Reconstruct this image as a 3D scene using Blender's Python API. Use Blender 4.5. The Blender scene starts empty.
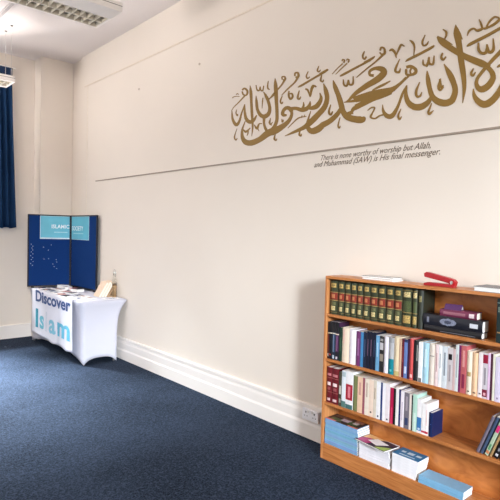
P_END, P_END2, P_BACK, P_LEFT, P_LEFT2, P_CEIL_FILL, P_CEIL_FILL2, P_BACK2 = 13000, 60, 8800, 3, 58, 3700, 950, 110
STROKES=[
('left',[3.697,3.011,3.714,3.024,3.689,3.014,3.707,3.028,3.681,3.018,3.699,3.033,3.676,3.02,3.689,3.037,3.674,3.02,3.675,3.037,3.67,3.018,3.659,3.032,3.662,3.013,3.646,3.025,3.654,3.007,3.634,3.016,3.648,3.001,3.624,3.007,3.645,2.997,3.617,2.998,3.643,2.991,3.613,2.989,3.642,2.986,3.612,2.98,3.642,2.981,3.613,2.971,3.644,2.977,3.619,2.964,3.648,2.972,3.627,2.958,3.653,2.968,3.637,2.953,3.656,2.967,3.65,2.952,3.66,2.968,3.664,2.955,3.668,2.971,3.678,2.96,3.676,2.977,3.69,2.968,3.682,2.981,3.7,2.975,3.686,2.986,3.706,2.984,3.689,2.992,3.71,2.993,3.692,3.0,3.712,3.001,3.696,3.007,3.714,3.008]),
('left',[3.676,2.964,3.659,2.951,3.694,2.953,3.678,2.941,3.712,2.942,3.697,2.931,3.73,2.932,3.716,2.921,3.748,2.922,3.735,2.912,3.766,2.913,3.755,2.903,3.785,2.904,3.774,2.895,3.803,2.896,3.792,2.887,3.819,2.887,3.808,2.88,3.831,2.879,3.821,2.872,3.841,2.871,3.832,2.865,3.85,2.863,3.842,2.858,3.859,2.855,3.852,2.851]),
('left',[3.857,2.853,3.846,2.852,3.858,2.832,3.84,2.829,3.859,2.809,3.834,2.807,3.858,2.787,3.828,2.785,3.854,2.766,3.82,2.767,3.844,2.745,3.807,2.75,3.831,2.724,3.793,2.733,3.815,2.706,3.779,2.721,3.793,2.691,3.774,2.718,3.762,2.687,3.781,2.719,3.743,2.696,3.776,2.719,3.732,2.707,3.766,2.725,3.722,2.721,3.754,2.734,3.714,2.738,3.744,2.748,3.707,2.758,3.734,2.767,3.7,2.78,3.725,2.788,3.692,2.8,3.714,2.808,3.683,2.819,3.703,2.826,3.674,2.837,3.691,2.844,3.664,2.855,3.68,2.862,3.654,2.873,3.668,2.879]),
('left',[3.672,2.88,3.657,2.878,3.673,2.86,3.654,2.857,3.675,2.839,3.65,2.835,3.676,2.818,3.647,2.815,3.675,2.798,3.641,2.796,3.672,2.78,3.635,2.778,3.668,2.762,3.628,2.762,3.662,2.744,3.62,2.748,3.652,2.728,3.611,2.738,3.639,2.713,3.602,2.73,3.622,2.7,3.592,2.724,3.602,2.69,3.583,2.72,3.579,2.683,3.579,2.719,3.557,2.683,3.575,2.718,3.539,2.687,3.566,2.719,3.524,2.694,3.554,2.721,3.512,2.703,3.542,2.725,3.503,2.713,3.531,2.73,3.496,2.724,3.52,2.737,3.49,2.736,3.508,2.746,3.483,2.747,3.496,2.754]),
('left',[3.596,3.042,3.591,3.041,3.598,3.028,3.583,3.027,3.599,3.015,3.575,3.013,3.601,3.001,3.567,2.997,3.601,2.985,3.561,2.979,3.599,2.964,3.557,2.958,3.595,2.94,3.555,2.934,3.591,2.914,3.554,2.909,3.588,2.887,3.552,2.882,3.585,2.858,3.548,2.853,3.581,2.827,3.545,2.822,3.578,2.796,3.541,2.791,3.574,2.765,3.538,2.761,3.569,2.736,3.535,2.733,3.564,2.708,3.532,2.705,3.559,2.681,3.53,2.678,3.556,2.656,3.53,2.652,3.554,2.633,3.533,2.629,3.554,2.61,3.538,2.607,3.555,2.589,3.544,2.586,3.555,2.566,3.55,2.565]),
('left',[3.511,2.931,3.503,2.93,3.513,2.917,3.497,2.915,3.514,2.903,3.491,2.9,3.516,2.889,3.485,2.886,3.515,2.874,3.48,2.87,3.514,2.858,3.477,2.853,3.512,2.841,3.474,2.836,3.509,2.823,3.471,2.82,3.503,2.805,3.466,2.806,3.496,2.788,3.458,2.791,3.486,2.771,3.448,2.778,3.475,2.755,3.437,2.766,3.462,2.74,3.427,2.757,3.446,2.727,3.416,2.75,3.428,2.716,3.406,2.746,3.407,2.707,3.397,2.743,3.384,2.702,3.392,2.742,3.362,2.703,3.385,2.743,3.343,2.708,3.375,2.744,3.326,2.715,3.364,2.747,3.313,2.725,3.356,2.751,3.305,2.737,3.35,2.757,3.3,2.751,3.344,2.765,3.299,2.766,3.341,2.775,3.299,2.781,3.34,2.787,3.303,2.799,3.341,2.801,3.309,2.817,3.346,2.817,3.317,2.835,3.353,2.834,3.324,2.852,3.36,2.85,3.332,2.867,3.366,2.864,3.34,2.88,3.373,2.876,3.348,2.893,3.381,2.888,3.358,2.905,3.388,2.9,3.368,2.917,3.394,2.912,3.38,2.927,3.399,2.923,3.391,2.937,3.405,2.934,3.403,2.948,3.41,2.946]),
('left',[3.41,2.712,3.372,2.706,3.409,2.699,3.373,2.693,3.408,2.686,3.375,2.68,3.407,2.671,3.376,2.668,3.404,2.657,3.374,2.656,3.399,2.641,3.369,2.643,3.393,2.626,3.362,2.629,3.385,2.61,3.353,2.616,3.375,2.595,3.344,2.605,3.363,2.582,3.334,2.595,3.35,2.569,3.322,2.587,3.335,2.558,3.31,2.58,3.318,2.549,3.301,2.576,3.299,2.543,3.295,2.575,3.282,2.54,3.287,2.574,3.269,2.54,3.275,2.574,3.257,2.539,3.262,2.573]),
('rasul',[3.655,2.722,3.644,2.718,3.668,2.704,3.653,2.698,3.682,2.685,3.663,2.678,3.695,2.667,3.671,2.659,3.705,2.648,3.675,2.64,3.71,2.628,3.675,2.622,3.713,2.607,3.672,2.603,3.712,2.587,3.666,2.586,3.709,2.568,3.658,2.572,3.701,2.55,3.648,2.56,3.689,2.532,3.637,2.552,3.673,2.516,3.625,2.546,3.651,2.501,3.615,2.541,3.626,2.491,3.604,2.538,3.599,2.484,3.592,2.535,3.57,2.48,3.577,2.533,3.541,2.479,3.559,2.533,3.511,2.482,3.538,2.534,3.48,2.487,3.512,2.537,3.449,2.494,3.485,2.542,3.419,2.502,3.459,2.548,3.389,2.511,3.436,2.558,3.359,2.522,3.411,2.571,3.333,2.532,3.385,2.584,3.311,2.538,3.357,2.595,3.295,2.54,3.329,2.602,3.277,2.541,3.305,2.604,3.255,2.542,3.285,2.606,3.23,2.546,3.268,2.608,3.207,2.552,3.247,2.61,3.184,2.56,3.224,2.614,3.162,2.568,3.202,2.617,3.141,2.578,3.18,2.622,3.121,2.587,3.159,2.627,3.101,2.598,3.137,2.633,3.083,2.609,3.118,2.64,3.067,2.621,3.103,2.647,3.054,2.634,3.09,2.656,3.045,2.647,3.08,2.665,3.037,2.66,3.071,2.675,3.032,2.673,3.065,2.685,3.03,2.686,3.062,2.693,3.03,2.697,3.062,2.702,3.032,2.707,3.063,2.711,3.033,2.717,3.063,2.721]),
('rasul',[3.106,2.7,3.106,2.684,3.119,2.704,3.117,2.683,3.131,2.707,3.131,2.683,3.139,2.711,3.146,2.684,3.136,2.71,3.165,2.693,3.134,2.708,3.176,2.707,3.135,2.712,3.177,2.719,3.135,2.718,3.175,2.73,3.134,2.723,3.17,2.74,3.129,2.728,3.163,2.749,3.122,2.733,3.153,2.757,3.114,2.737,3.141,2.764,3.108,2.739,3.127,2.769,3.104,2.738,3.112,2.77,3.098,2.736,3.095,2.769,3.093,2.734,3.079,2.764,3.089,2.732,3.062,2.756,3.085,2.729,3.049,2.745,3.078,2.722,3.04,2.734,3.07,2.713,3.033,2.724,3.061,2.704,3.027,2.715]),
('rasul',[3.059,2.729,3.061,2.754,3.043,2.726,3.045,2.752,3.027,2.723,3.029,2.751,3.011,2.72,3.011,2.749,2.998,2.717,2.992,2.745,2.983,2.711,2.972,2.739,2.966,2.703,2.953,2.732,2.947,2.695,2.938,2.726,2.926,2.689,2.926,2.724,2.906,2.687,2.916,2.723,2.889,2.688,2.906,2.724,2.873,2.69,2.896,2.725,2.859,2.695,2.887,2.727,2.848,2.702,2.88,2.729,2.84,2.71,2.874,2.733,2.835,2.719,2.867,2.737,2.831,2.728,2.861,2.742,2.83,2.738,2.856,2.747,2.831,2.747,2.852,2.752,2.834,2.755,2.848,2.759,2.836,2.763,2.844,2.765]),
('rasul',[2.875,2.706,2.872,2.726,2.863,2.702,2.859,2.725,2.85,2.697,2.847,2.723,2.836,2.693,2.837,2.722,2.821,2.69,2.827,2.721,2.806,2.688,2.816,2.722,2.79,2.687,2.805,2.724,2.773,2.688,2.796,2.726,2.757,2.692,2.788,2.728,2.743,2.699,2.781,2.732,2.732,2.709,2.772,2.738,2.723,2.719,2.764,2.744,2.717,2.729,2.756,2.751,2.712,2.738,2.75,2.757,2.709,2.748,2.746,2.763,2.708,2.759,2.742,2.769,2.709,2.771,2.739,2.776,2.714,2.783,2.739,2.783,2.721,2.794,2.74,2.793,2.728,2.804,2.742,2.803,2.735,2.814,2.743,2.814]),
('rasul',[2.926,2.701,2.948,2.715,2.92,2.708,2.942,2.722,2.912,2.715,2.935,2.729,2.906,2.722,2.929,2.735,2.901,2.731,2.925,2.74,2.901,2.742,2.923,2.747,2.903,2.752,2.921,2.754,2.907,2.761,2.92,2.762,2.91,2.77,2.919,2.771]),
('rasul',[3.265,3.04,3.259,3.039,3.269,3.024,3.251,3.021,3.272,3.009,3.242,3.004,3.275,2.992,3.234,2.986,3.276,2.972,3.228,2.964,3.274,2.946,3.224,2.939,3.27,2.918,3.221,2.91,3.266,2.887,3.219,2.88,3.262,2.857,3.217,2.851,3.258,2.828,3.215,2.822,3.253,2.798,3.212,2.793,3.25,2.77,3.209,2.764,3.247,2.744,3.207,2.738,3.245,2.72,3.206,2.715,3.244,2.699,3.204,2.693,3.244,2.68,3.205,2.672,3.248,2.664,3.208,2.652,3.255,2.648,3.216,2.633,3.264,2.634,3.226,2.616,3.276,2.622,3.239,2.601,3.288,2.613,3.253,2.588,3.299,2.607,3.269,2.579,3.311,2.604,3.287,2.572,3.327,2.601,3.303,2.568,3.344,2.597,3.318,2.564]),
('rasul',[2.707,2.881,2.699,2.881,2.705,2.865,2.688,2.866,2.703,2.85,2.677,2.851,2.701,2.835,2.666,2.836,2.698,2.819,2.657,2.82,2.694,2.803,2.65,2.803,2.689,2.787,2.644,2.786,2.686,2.773,2.64,2.767,2.685,2.759,2.639,2.748,2.688,2.745,2.641,2.73,2.693,2.731,2.645,2.712,2.7,2.717,2.652,2.694,2.709,2.705,2.662,2.677,2.721,2.694,2.677,2.662,2.736,2.683,2.693,2.648,2.753,2.672,2.711,2.636,2.772,2.66,2.729,2.623,2.793,2.647,2.749,2.609,2.815,2.634,2.77,2.594,2.837,2.621,2.792,2.581,2.857,2.61,2.813,2.569,2.872,2.6,2.83,2.561,2.884,2.591,2.847,2.554,2.895,2.583,2.864,2.549,2.91,2.576,2.885,2.543,2.93,2.569,2.909,2.538,2.952,2.563,2.934,2.534,2.977,2.557,2.961,2.53,3.004,2.55,2.989,2.526,3.031,2.543,3.019,2.523,3.06,2.535,3.051,2.52,3.09,2.527,3.084,2.516,3.12,2.519,3.117,2.513]),
('muhammad',[2.61,2.887,2.602,2.887,2.609,2.873,2.592,2.873,2.609,2.859,2.583,2.859,2.607,2.845,2.574,2.846,2.604,2.829,2.565,2.832,2.597,2.812,2.556,2.817,2.589,2.794,2.547,2.8,2.58,2.777,2.538,2.783,2.572,2.76,2.528,2.764,2.565,2.741,2.519,2.745,2.558,2.721,2.51,2.725,2.551,2.702,2.501,2.705,2.545,2.684,2.494,2.686,2.54,2.669,2.488,2.67,2.535,2.654,2.484,2.655,2.53,2.638,2.48,2.642,2.522,2.622,2.475,2.632,2.513,2.607,2.467,2.621,2.503,2.592,2.459,2.612,2.49,2.576,2.45,2.604,2.473,2.562,2.441,2.598,2.452,2.55,2.429,2.592,2.43,2.54,2.413,2.585,2.409,2.532,2.396,2.579,2.388,2.526,2.379,2.574,2.369,2.52,2.363,2.57,2.348,2.515,2.347,2.567,2.329,2.512,2.334,2.565,2.31,2.513,2.326,2.563,2.294,2.519,2.323,2.56,2.286,2.529,2.318,2.558,2.285,2.538,2.309,2.559,2.284,2.546,2.299,2.559]),
('muhammad',[2.523,2.674,2.496,2.657,2.535,2.662,2.505,2.643,2.547,2.65,2.513,2.629,2.558,2.639,2.524,2.615,2.571,2.628,2.536,2.601,2.587,2.618,2.552,2.588,2.604,2.608,2.57,2.576,2.623,2.599,2.589,2.564,2.64,2.592,2.608,2.554,2.657,2.586,2.628,2.546,2.676,2.582,2.649,2.539,2.694,2.578,2.666,2.534,2.709,2.575,2.678,2.531,2.718,2.572,2.682,2.529,2.727,2.566,2.676,2.533,2.725,2.567,2.679,2.531,2.727,2.566,2.684,2.527,2.736,2.562,2.691,2.521,2.747,2.557,2.701,2.514,2.757,2.553,2.714,2.505,2.767,2.55,2.729,2.498,2.78,2.547,2.747,2.494,2.794,2.543,2.767,2.49,2.804,2.542,2.791,2.489,2.808,2.54,2.819,2.494,2.812,2.541,2.843,2.506,2.822,2.545,2.86,2.521,2.832,2.552,2.872,2.538,2.84,2.56,2.88,2.555,2.845,2.568,2.883,2.57,2.848,2.579,2.881,2.585,2.848,2.592,2.877,2.599,2.847,2.607,2.871,2.614,2.844,2.624,2.863,2.631,2.839,2.643,2.853,2.649,2.833,2.663,2.843,2.667,2.827,2.682,2.833,2.684]),
('muhammad',[2.226,2.853,2.228,2.832,2.236,2.856,2.237,2.835,2.245,2.858,2.247,2.838,2.251,2.86,2.258,2.842,2.252,2.86,2.269,2.85,2.254,2.862,2.275,2.861,2.255,2.867,2.278,2.871,2.254,2.872,2.277,2.882,2.252,2.875,2.271,2.891,2.247,2.878,2.262,2.897,2.237,2.88,2.25,2.901,2.226,2.881,2.236,2.904,2.215,2.88,2.221,2.905,2.203,2.876,2.204,2.904,2.189,2.87,2.186,2.902,2.177,2.864,2.168,2.898,2.17,2.858,2.151,2.891,2.166,2.854,2.137,2.882,2.165,2.852,2.123,2.869,2.166,2.855,2.114,2.85,2.166,2.858,2.115,2.831,2.169,2.855,2.124,2.818,2.179,2.848,2.138,2.807,2.192,2.84,2.154,2.797,2.207,2.833,2.173,2.788,2.226,2.825,2.196,2.781,2.249,2.817,2.222,2.774,2.275,2.809,2.249,2.768,2.301,2.8,2.275,2.761,2.327,2.789,2.301,2.753,2.353,2.778,2.328,2.745,2.379,2.766,2.355,2.736,2.401,2.754,2.378,2.728,2.419,2.741,2.397,2.719,2.433,2.729,2.413,2.711,2.445,2.718,2.429,2.702,2.455,2.709,2.443,2.696,2.465,2.704,2.457,2.692,2.473,2.7,2.469,2.691,2.482,2.698,2.479,2.691,2.491,2.694,2.489,2.691]),
('muhammad',[2.489,2.691,2.491,2.699,2.467,2.688,2.47,2.699,2.446,2.685,2.448,2.699,2.424,2.682,2.427,2.699,2.402,2.68,2.406,2.7,2.375,2.678,2.381,2.7,2.347,2.676,2.354,2.701,2.323,2.674,2.331,2.702,2.298,2.685,2.335,2.693,2.329,2.707,2.325,2.673,2.356,2.711,2.35,2.674,2.38,2.716,2.377,2.675,2.365,2.683,2.411,2.713,2.363,2.678,2.385,2.723,2.337,2.68,2.356,2.727,2.305,2.682,2.323,2.73,2.276,2.683,2.294,2.732,2.252,2.684,2.268,2.734,2.227,2.683,2.242,2.735,2.203,2.683,2.217,2.735,2.179,2.682,2.193,2.735,2.157,2.681,2.169,2.735,2.134,2.68,2.145,2.733,2.111,2.679,2.125,2.732,2.089,2.681,2.108,2.731,2.071,2.687,2.095,2.73,2.058,2.695,2.081,2.73,2.047,2.703,2.067,2.731,2.037,2.711,2.054,2.734,2.026,2.718,2.041,2.737,2.016,2.725,2.03,2.742,2.005,2.731,2.018,2.747,1.995,2.738,2.007,2.752,1.984,2.745,1.996,2.759,1.973,2.752,1.985,2.766,1.962,2.759,1.975,2.773,1.951,2.766,1.964,2.78]),
('muhammad',[2.399,2.592,2.407,2.59,2.401,2.598,2.412,2.595,2.402,2.604,2.419,2.6,2.402,2.607,2.425,2.608,2.4,2.608,2.426,2.618,2.396,2.612,2.423,2.628,2.39,2.616,2.417,2.637,2.383,2.621,2.408,2.645,2.374,2.625,2.394,2.652,2.359,2.629,2.374,2.657,2.337,2.633,2.35,2.661,2.317,2.637,2.329,2.663,2.325,2.663,2.305,2.639,2.333,2.663,2.318,2.634,2.358,2.66,2.341,2.628,2.384,2.658,2.365,2.621,2.389,2.658,2.381,2.617,2.366,2.62,2.39,2.66,2.349,2.624,2.372,2.664,2.327,2.63,2.35,2.669,2.305,2.635,2.329,2.674,2.285,2.64,2.309,2.679,2.264,2.646,2.288,2.685,2.243,2.651,2.267,2.692,2.223,2.656,2.245,2.697,2.203,2.659,2.224,2.702,2.183,2.661,2.204,2.706,2.163,2.663,2.184,2.71,2.143,2.666,2.164,2.713,2.124,2.669,2.143,2.714,2.105,2.672,2.122,2.715,2.087,2.676,2.102,2.715,2.068,2.68,2.082,2.715]),
('muhammad',[2.455,2.574,2.481,2.609,2.446,2.578,2.47,2.611,2.437,2.583,2.46,2.614,2.429,2.587,2.449,2.617,2.422,2.59,2.439,2.618,2.417,2.592,2.429,2.619,2.413,2.593,2.42,2.618,2.407,2.594,2.413,2.617,2.401,2.596,2.407,2.616]),
('muhammad',[2.234,2.733,2.239,2.741,2.221,2.735,2.227,2.746,2.209,2.737,2.216,2.75,2.196,2.739,2.205,2.754,2.183,2.742,2.192,2.758,2.169,2.744,2.179,2.762,2.155,2.747,2.165,2.765,2.141,2.75,2.151,2.768,2.128,2.754,2.137,2.77,2.116,2.758,2.124,2.772,2.104,2.763,2.111,2.775,2.093,2.767,2.099,2.777,2.082,2.772,2.086,2.779]),
('right',[1.959,2.834,1.964,2.855,1.949,2.833,1.956,2.855,1.94,2.833,1.946,2.855,1.933,2.832,1.936,2.855,1.927,2.831,1.924,2.852,1.921,2.827,1.912,2.846,1.913,2.822,1.901,2.838,1.906,2.816,1.891,2.83,1.901,2.812,1.882,2.821,1.899,2.809,1.877,2.812,1.898,2.805,1.874,2.802,1.898,2.802,1.874,2.792,1.899,2.8,1.878,2.784,1.901,2.798,1.885,2.778,1.906,2.795,1.895,2.776,1.913,2.793,1.905,2.774,1.92,2.792,1.915,2.775,1.929,2.793,1.926,2.775,1.939,2.794,1.939,2.777,1.947,2.797,1.952,2.781,1.95,2.798,1.964,2.79,1.951,2.801,1.97,2.802,1.952,2.809,1.97,2.813,1.952,2.82,1.97,2.824,1.953,2.83,1.969,2.834]),
('right',[1.926,2.839,1.913,2.831,1.929,2.833,1.916,2.825,1.932,2.826,1.919,2.819,1.935,2.82,1.922,2.813,1.937,2.813,1.923,2.808,1.936,2.805,1.923,2.804,1.934,2.799,1.921,2.8,1.932,2.794,1.919,2.795,1.93,2.789,1.917,2.79]),
('right',[1.936,2.791,1.927,2.78,1.948,2.784,1.937,2.772,1.959,2.777,1.948,2.765,1.97,2.77,1.958,2.758,1.981,2.764,1.969,2.751,1.991,2.758,1.979,2.744,2.002,2.752,1.989,2.737,2.013,2.746,1.999,2.731,2.023,2.74,2.009,2.724,2.034,2.734,2.019,2.717,2.045,2.727,2.03,2.71,2.056,2.721,2.04,2.703,2.067,2.714,2.05,2.696]),
('right',[2.145,2.62,2.14,2.619,2.146,2.609,2.137,2.607,2.147,2.597,2.134,2.595,2.148,2.585,2.13,2.584,2.147,2.573,2.125,2.575,2.142,2.56,2.119,2.566,2.136,2.547,2.111,2.558,2.128,2.535,2.103,2.551,2.119,2.524,2.097,2.547,2.107,2.516,2.091,2.544,2.093,2.509,2.086,2.542,2.079,2.506,2.081,2.541,2.064,2.506,2.079,2.541,2.052,2.51,2.075,2.541,2.042,2.518,2.069,2.544,2.035,2.526,2.062,2.548,2.028,2.536,2.055,2.555,2.022,2.547,2.047,2.563,2.016,2.559,2.039,2.573,2.009,2.573,2.031,2.585,2.003,2.588,2.023,2.599,1.996,2.606,2.015,2.615,1.989,2.626,2.007,2.635,1.981,2.645,2.0,2.654,1.975,2.663,1.991,2.672,1.968,2.677,1.983,2.686,1.961,2.69,1.974,2.698,1.955,2.702,1.965,2.709,1.948,2.715,1.956,2.72]),
('right',[1.954,2.72,1.948,2.718,1.959,2.707,1.947,2.703,1.965,2.693,1.947,2.687,1.969,2.679,1.946,2.673,1.971,2.663,1.943,2.659,1.971,2.647,1.939,2.645,1.968,2.63,1.934,2.632,1.963,2.613,1.928,2.619,1.955,2.596,1.921,2.609,1.944,2.58,1.913,2.601,1.931,2.565,1.903,2.593,1.915,2.553,1.893,2.586,1.899,2.542,1.884,2.581,1.881,2.535,1.875,2.578,1.863,2.531,1.865,2.576,1.846,2.529,1.855,2.575,1.829,2.531,1.845,2.575,1.813,2.535,1.835,2.576,1.799,2.542,1.824,2.579,1.786,2.55,1.813,2.583,1.776,2.56,1.803,2.587,1.768,2.57,1.795,2.592,1.764,2.582,1.788,2.598,1.761,2.593,1.78,2.605,1.758,2.604,1.772,2.613]),
('right',[1.806,2.786,1.8,2.785,1.808,2.773,1.795,2.772,1.81,2.761,1.79,2.759,1.811,2.748,1.785,2.745,1.811,2.734,1.78,2.731,1.809,2.717,1.776,2.715,1.806,2.699,1.772,2.698,1.801,2.681,1.768,2.681,1.796,2.664,1.764,2.665,1.792,2.648,1.759,2.65,1.787,2.632,1.753,2.636,1.781,2.616,1.748,2.623,1.773,2.6,1.741,2.613,1.764,2.586,1.734,2.605,1.753,2.572,1.725,2.598,1.741,2.56,1.717,2.591,1.728,2.55,1.708,2.586,1.712,2.541,1.698,2.581,1.696,2.534,1.686,2.576,1.679,2.528,1.675,2.572,1.663,2.525,1.666,2.57,1.647,2.525,1.659,2.569,1.634,2.527,1.652,2.57,1.622,2.531,1.645,2.571,1.612,2.536,1.64,2.573,1.603,2.543,1.637,2.575,1.598,2.551,1.635,2.577,1.594,2.559,1.633,2.581,1.591,2.567,1.63,2.587,1.588,2.576,1.626,2.595,1.585,2.586,1.623,2.603,1.583,2.599,1.621,2.611,1.583,2.612,1.62,2.62,1.584,2.626,1.621,2.629,1.587,2.64,1.623,2.639,1.591,2.654,1.627,2.651,1.597,2.669,1.632,2.664,1.602,2.684,1.638,2.678,1.609,2.701,1.645,2.693,1.617,2.718,1.653,2.709,1.627,2.734,1.66,2.725,1.639,2.752,1.667,2.743,1.653,2.769,1.673,2.762,1.668,2.786,1.68,2.782,1.682,2.804,1.687,2.802]),
('right',[1.618,3.036,1.614,3.036,1.621,3.024,1.606,3.021,1.625,3.012,1.597,3.008,1.627,2.998,1.59,2.993,1.628,2.983,1.583,2.978,1.625,2.965,1.579,2.96,1.619,2.945,1.575,2.942,1.613,2.924,1.572,2.921,1.607,2.902,1.568,2.898,1.603,2.878,1.564,2.874,1.598,2.852,1.559,2.847,1.594,2.824,1.554,2.82,1.589,2.797,1.55,2.794,1.583,2.77,1.545,2.767,1.577,2.743,1.54,2.74,1.571,2.717,1.536,2.714,1.566,2.693,1.533,2.69,1.562,2.672,1.531,2.668,1.559,2.654,1.53,2.65,1.556,2.636,1.53,2.631,1.554,2.618,1.531,2.612,1.553,2.597,1.534,2.591,1.552,2.574,1.538,2.57,1.551,2.552,1.543,2.549,1.551,2.529,1.548,2.528]),
('right',[1.626,2.981,1.628,2.986,1.617,2.978,1.622,2.99,1.609,2.976,1.616,2.994,1.605,2.973,1.605,2.996,1.605,2.972,1.591,2.989,1.599,2.967,1.581,2.976,1.59,2.956,1.575,2.96,1.579,2.942,1.57,2.945,1.569,2.929,1.565,2.931]),
('edge',[1.744,2.991,1.734,2.996,1.739,2.979,1.723,2.987,1.735,2.967,1.713,2.978,1.728,2.953,1.703,2.97,1.717,2.938,1.691,2.96,1.701,2.921,1.677,2.948,1.682,2.905,1.659,2.932,1.663,2.889,1.641,2.915,1.644,2.873,1.623,2.9,1.627,2.859,1.606,2.886,1.609,2.845,1.59,2.872,1.592,2.831,1.574,2.859,1.574,2.818,1.557,2.847,1.555,2.804,1.54,2.835,1.537,2.791,1.521,2.823,1.518,2.778,1.503,2.812,1.501,2.767,1.486,2.802,1.484,2.755,1.469,2.792,1.467,2.745,1.452,2.782,1.452,2.735,1.436,2.773,1.438,2.727,1.422,2.763,1.426,2.721,1.41,2.753,1.416,2.715,1.4,2.744,1.405,2.71,1.392,2.735,1.395,2.705,1.383,2.726]),
('edge',[1.742,2.988,1.736,2.998,1.73,2.979,1.724,2.99,1.719,2.97,1.712,2.983,1.708,2.961,1.699,2.975,1.695,2.952,1.686,2.965,1.68,2.942,1.673,2.954,1.665,2.932,1.659,2.941,1.649,2.922,1.645,2.929,1.633,2.912,1.631,2.916]),
('edge',[1.426,2.728,1.409,2.744,1.416,2.717,1.398,2.733,1.406,2.705,1.387,2.722,1.398,2.695,1.376,2.71,1.392,2.686,1.367,2.698,1.387,2.676,1.359,2.685,1.384,2.667,1.353,2.671,1.382,2.66,1.35,2.656,1.382,2.654,1.349,2.64,1.386,2.646,1.354,2.625,1.392,2.637,1.361,2.611,1.4,2.628,1.37,2.598,1.408,2.621,1.38,2.588,1.416,2.617,1.392,2.58,1.425,2.614,1.405,2.574,1.432,2.612,1.42,2.571,1.435,2.611,1.436,2.573,1.436,2.611,1.453,2.582,1.44,2.613,1.464,2.594,1.446,2.618,1.471,2.607,1.45,2.624,1.476,2.62,1.453,2.63,1.478,2.632,1.455,2.638,1.478,2.644,1.455,2.646,1.475,2.655,1.453,2.655,1.472,2.666,1.449,2.663,1.466,2.677,1.442,2.672,1.458,2.687,1.434,2.681,1.45,2.696,1.426,2.69,1.442,2.705,1.418,2.698,1.434,2.714,1.41,2.707,1.425,2.723,1.401,2.716,1.416,2.732,1.392,2.724,1.407,2.74,1.383,2.732,1.398,2.749,1.374,2.74,1.389,2.757,1.365,2.748,1.38,2.766,1.354,2.756,1.37,2.775,1.343,2.765,1.359,2.785,1.33,2.774,1.347,2.795,1.317,2.784,1.335,2.806,1.304,2.793,1.323,2.816]),
('edge',[1.487,2.606,1.482,2.606,1.488,2.595,1.478,2.594,1.489,2.583,1.474,2.582,1.489,2.57,1.469,2.571,1.487,2.556,1.464,2.562,1.482,2.542,1.457,2.553,1.475,2.528,1.449,2.544,1.467,2.515,1.441,2.536,1.457,2.504,1.433,2.53,1.447,2.494,1.426,2.525,1.435,2.484,1.419,2.521,1.421,2.477,1.414,2.519,1.405,2.474,1.411,2.518,1.389,2.475,1.406,2.518,1.376,2.479,1.398,2.52,1.364,2.486,1.39,2.524,1.352,2.494,1.38,2.529,1.341,2.504,1.371,2.536,1.331,2.516,1.362,2.545,1.321,2.529,1.352,2.556,1.312,2.543,1.342,2.568,1.302,2.56,1.333,2.583,1.293,2.578,1.323,2.6,1.284,2.597,1.314,2.618,1.275,2.615,1.304,2.636]),
('edge',[1.342,2.702,1.347,2.709,1.338,2.703,1.344,2.712,1.333,2.704,1.341,2.716,1.329,2.705,1.337,2.719,1.324,2.705,1.331,2.722,1.318,2.706,1.324,2.724,1.311,2.706,1.317,2.725,1.303,2.706,1.309,2.725,1.296,2.707,1.302,2.726]),
('mark',[3.847,2.967,3.853,2.973,3.838,2.97,3.844,2.976,3.829,2.972,3.836,2.979,3.821,2.974,3.826,2.982,3.81,2.974,3.812,2.982,3.795,2.973,3.796,2.98,3.777,2.97,3.777,2.976,3.758,2.966,3.758,2.972,3.74,2.963,3.739,2.968]),
('mark',[3.789,2.989,3.795,2.993,3.784,2.991,3.791,2.996,3.778,2.993,3.787,2.999,3.774,2.994,3.782,3.002,3.773,2.994,3.774,3.003,3.772,2.994,3.765,2.999,3.768,2.991,3.76,2.995,3.763,2.988,3.756,2.99,3.758,2.984,3.753,2.987]),
('mark',[3.781,2.85,3.774,2.848,3.785,2.843,3.776,2.84,3.79,2.835,3.779,2.831,3.794,2.827,3.78,2.824,3.795,2.818,3.78,2.817,3.792,2.808,3.776,2.809,3.785,2.797,3.77,2.8,3.777,2.788,3.764,2.792,3.768,2.782,3.763,2.79,3.756,2.784,3.77,2.789,3.756,2.791,3.768,2.793,3.756,2.798,3.766,2.8,3.756,2.804,3.764,2.805]),
('mark',[3.769,2.667,3.764,2.665,3.775,2.657,3.769,2.655,3.782,2.647,3.775,2.645,3.788,2.637,3.78,2.635,3.793,2.627,3.784,2.624,3.799,2.617,3.788,2.613,3.806,2.606,3.791,2.602,3.811,2.596,3.793,2.592,3.812,2.585,3.793,2.584,3.808,2.574,3.79,2.577,3.8,2.565,3.784,2.57,3.791,2.557,3.779,2.565,3.778,2.552,3.778,2.563,3.767,2.555,3.779,2.563,3.763,2.561,3.774,2.566,3.759,2.568,3.769,2.572,3.756,2.574,3.763,2.577]),
('mark',[3.516,3.028,3.505,3.027,3.513,3.016,3.501,3.015,3.511,3.003,3.496,3.002,3.508,2.991,3.491,2.991,3.503,2.981,3.486,2.984,3.495,2.972,3.482,2.98,3.484,2.965,3.477,2.977,3.471,2.962,3.474,2.976,3.459,2.964,3.474,2.976,3.454,2.971,3.47,2.978,3.451,2.981,3.467,2.986,3.45,2.991,3.463,2.995,3.448,3.001,3.459,3.004]),
('mark',[3.459,3.003,3.448,3.002,3.457,2.994,3.445,2.993,3.456,2.984,3.441,2.983,3.454,2.974,3.437,2.974,3.45,2.966,3.434,2.969,3.442,2.958,3.431,2.967,3.431,2.953,3.428,2.965,3.419,2.952,3.427,2.965,3.41,2.956,3.425,2.965,3.406,2.965,3.421,2.97,3.404,2.976,3.418,2.98,3.402,2.988,3.414,2.992,3.4,3.0,3.41,3.003]),
('mark',[3.417,2.896,3.406,2.893,3.419,2.887,3.407,2.884,3.421,2.879,3.408,2.876,3.423,2.871,3.409,2.867,3.424,2.86,3.41,2.857,3.424,2.847,3.412,2.844,3.424,2.832,3.414,2.83,3.423,2.816,3.416,2.815,3.423,2.801,3.417,2.8]),
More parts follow.
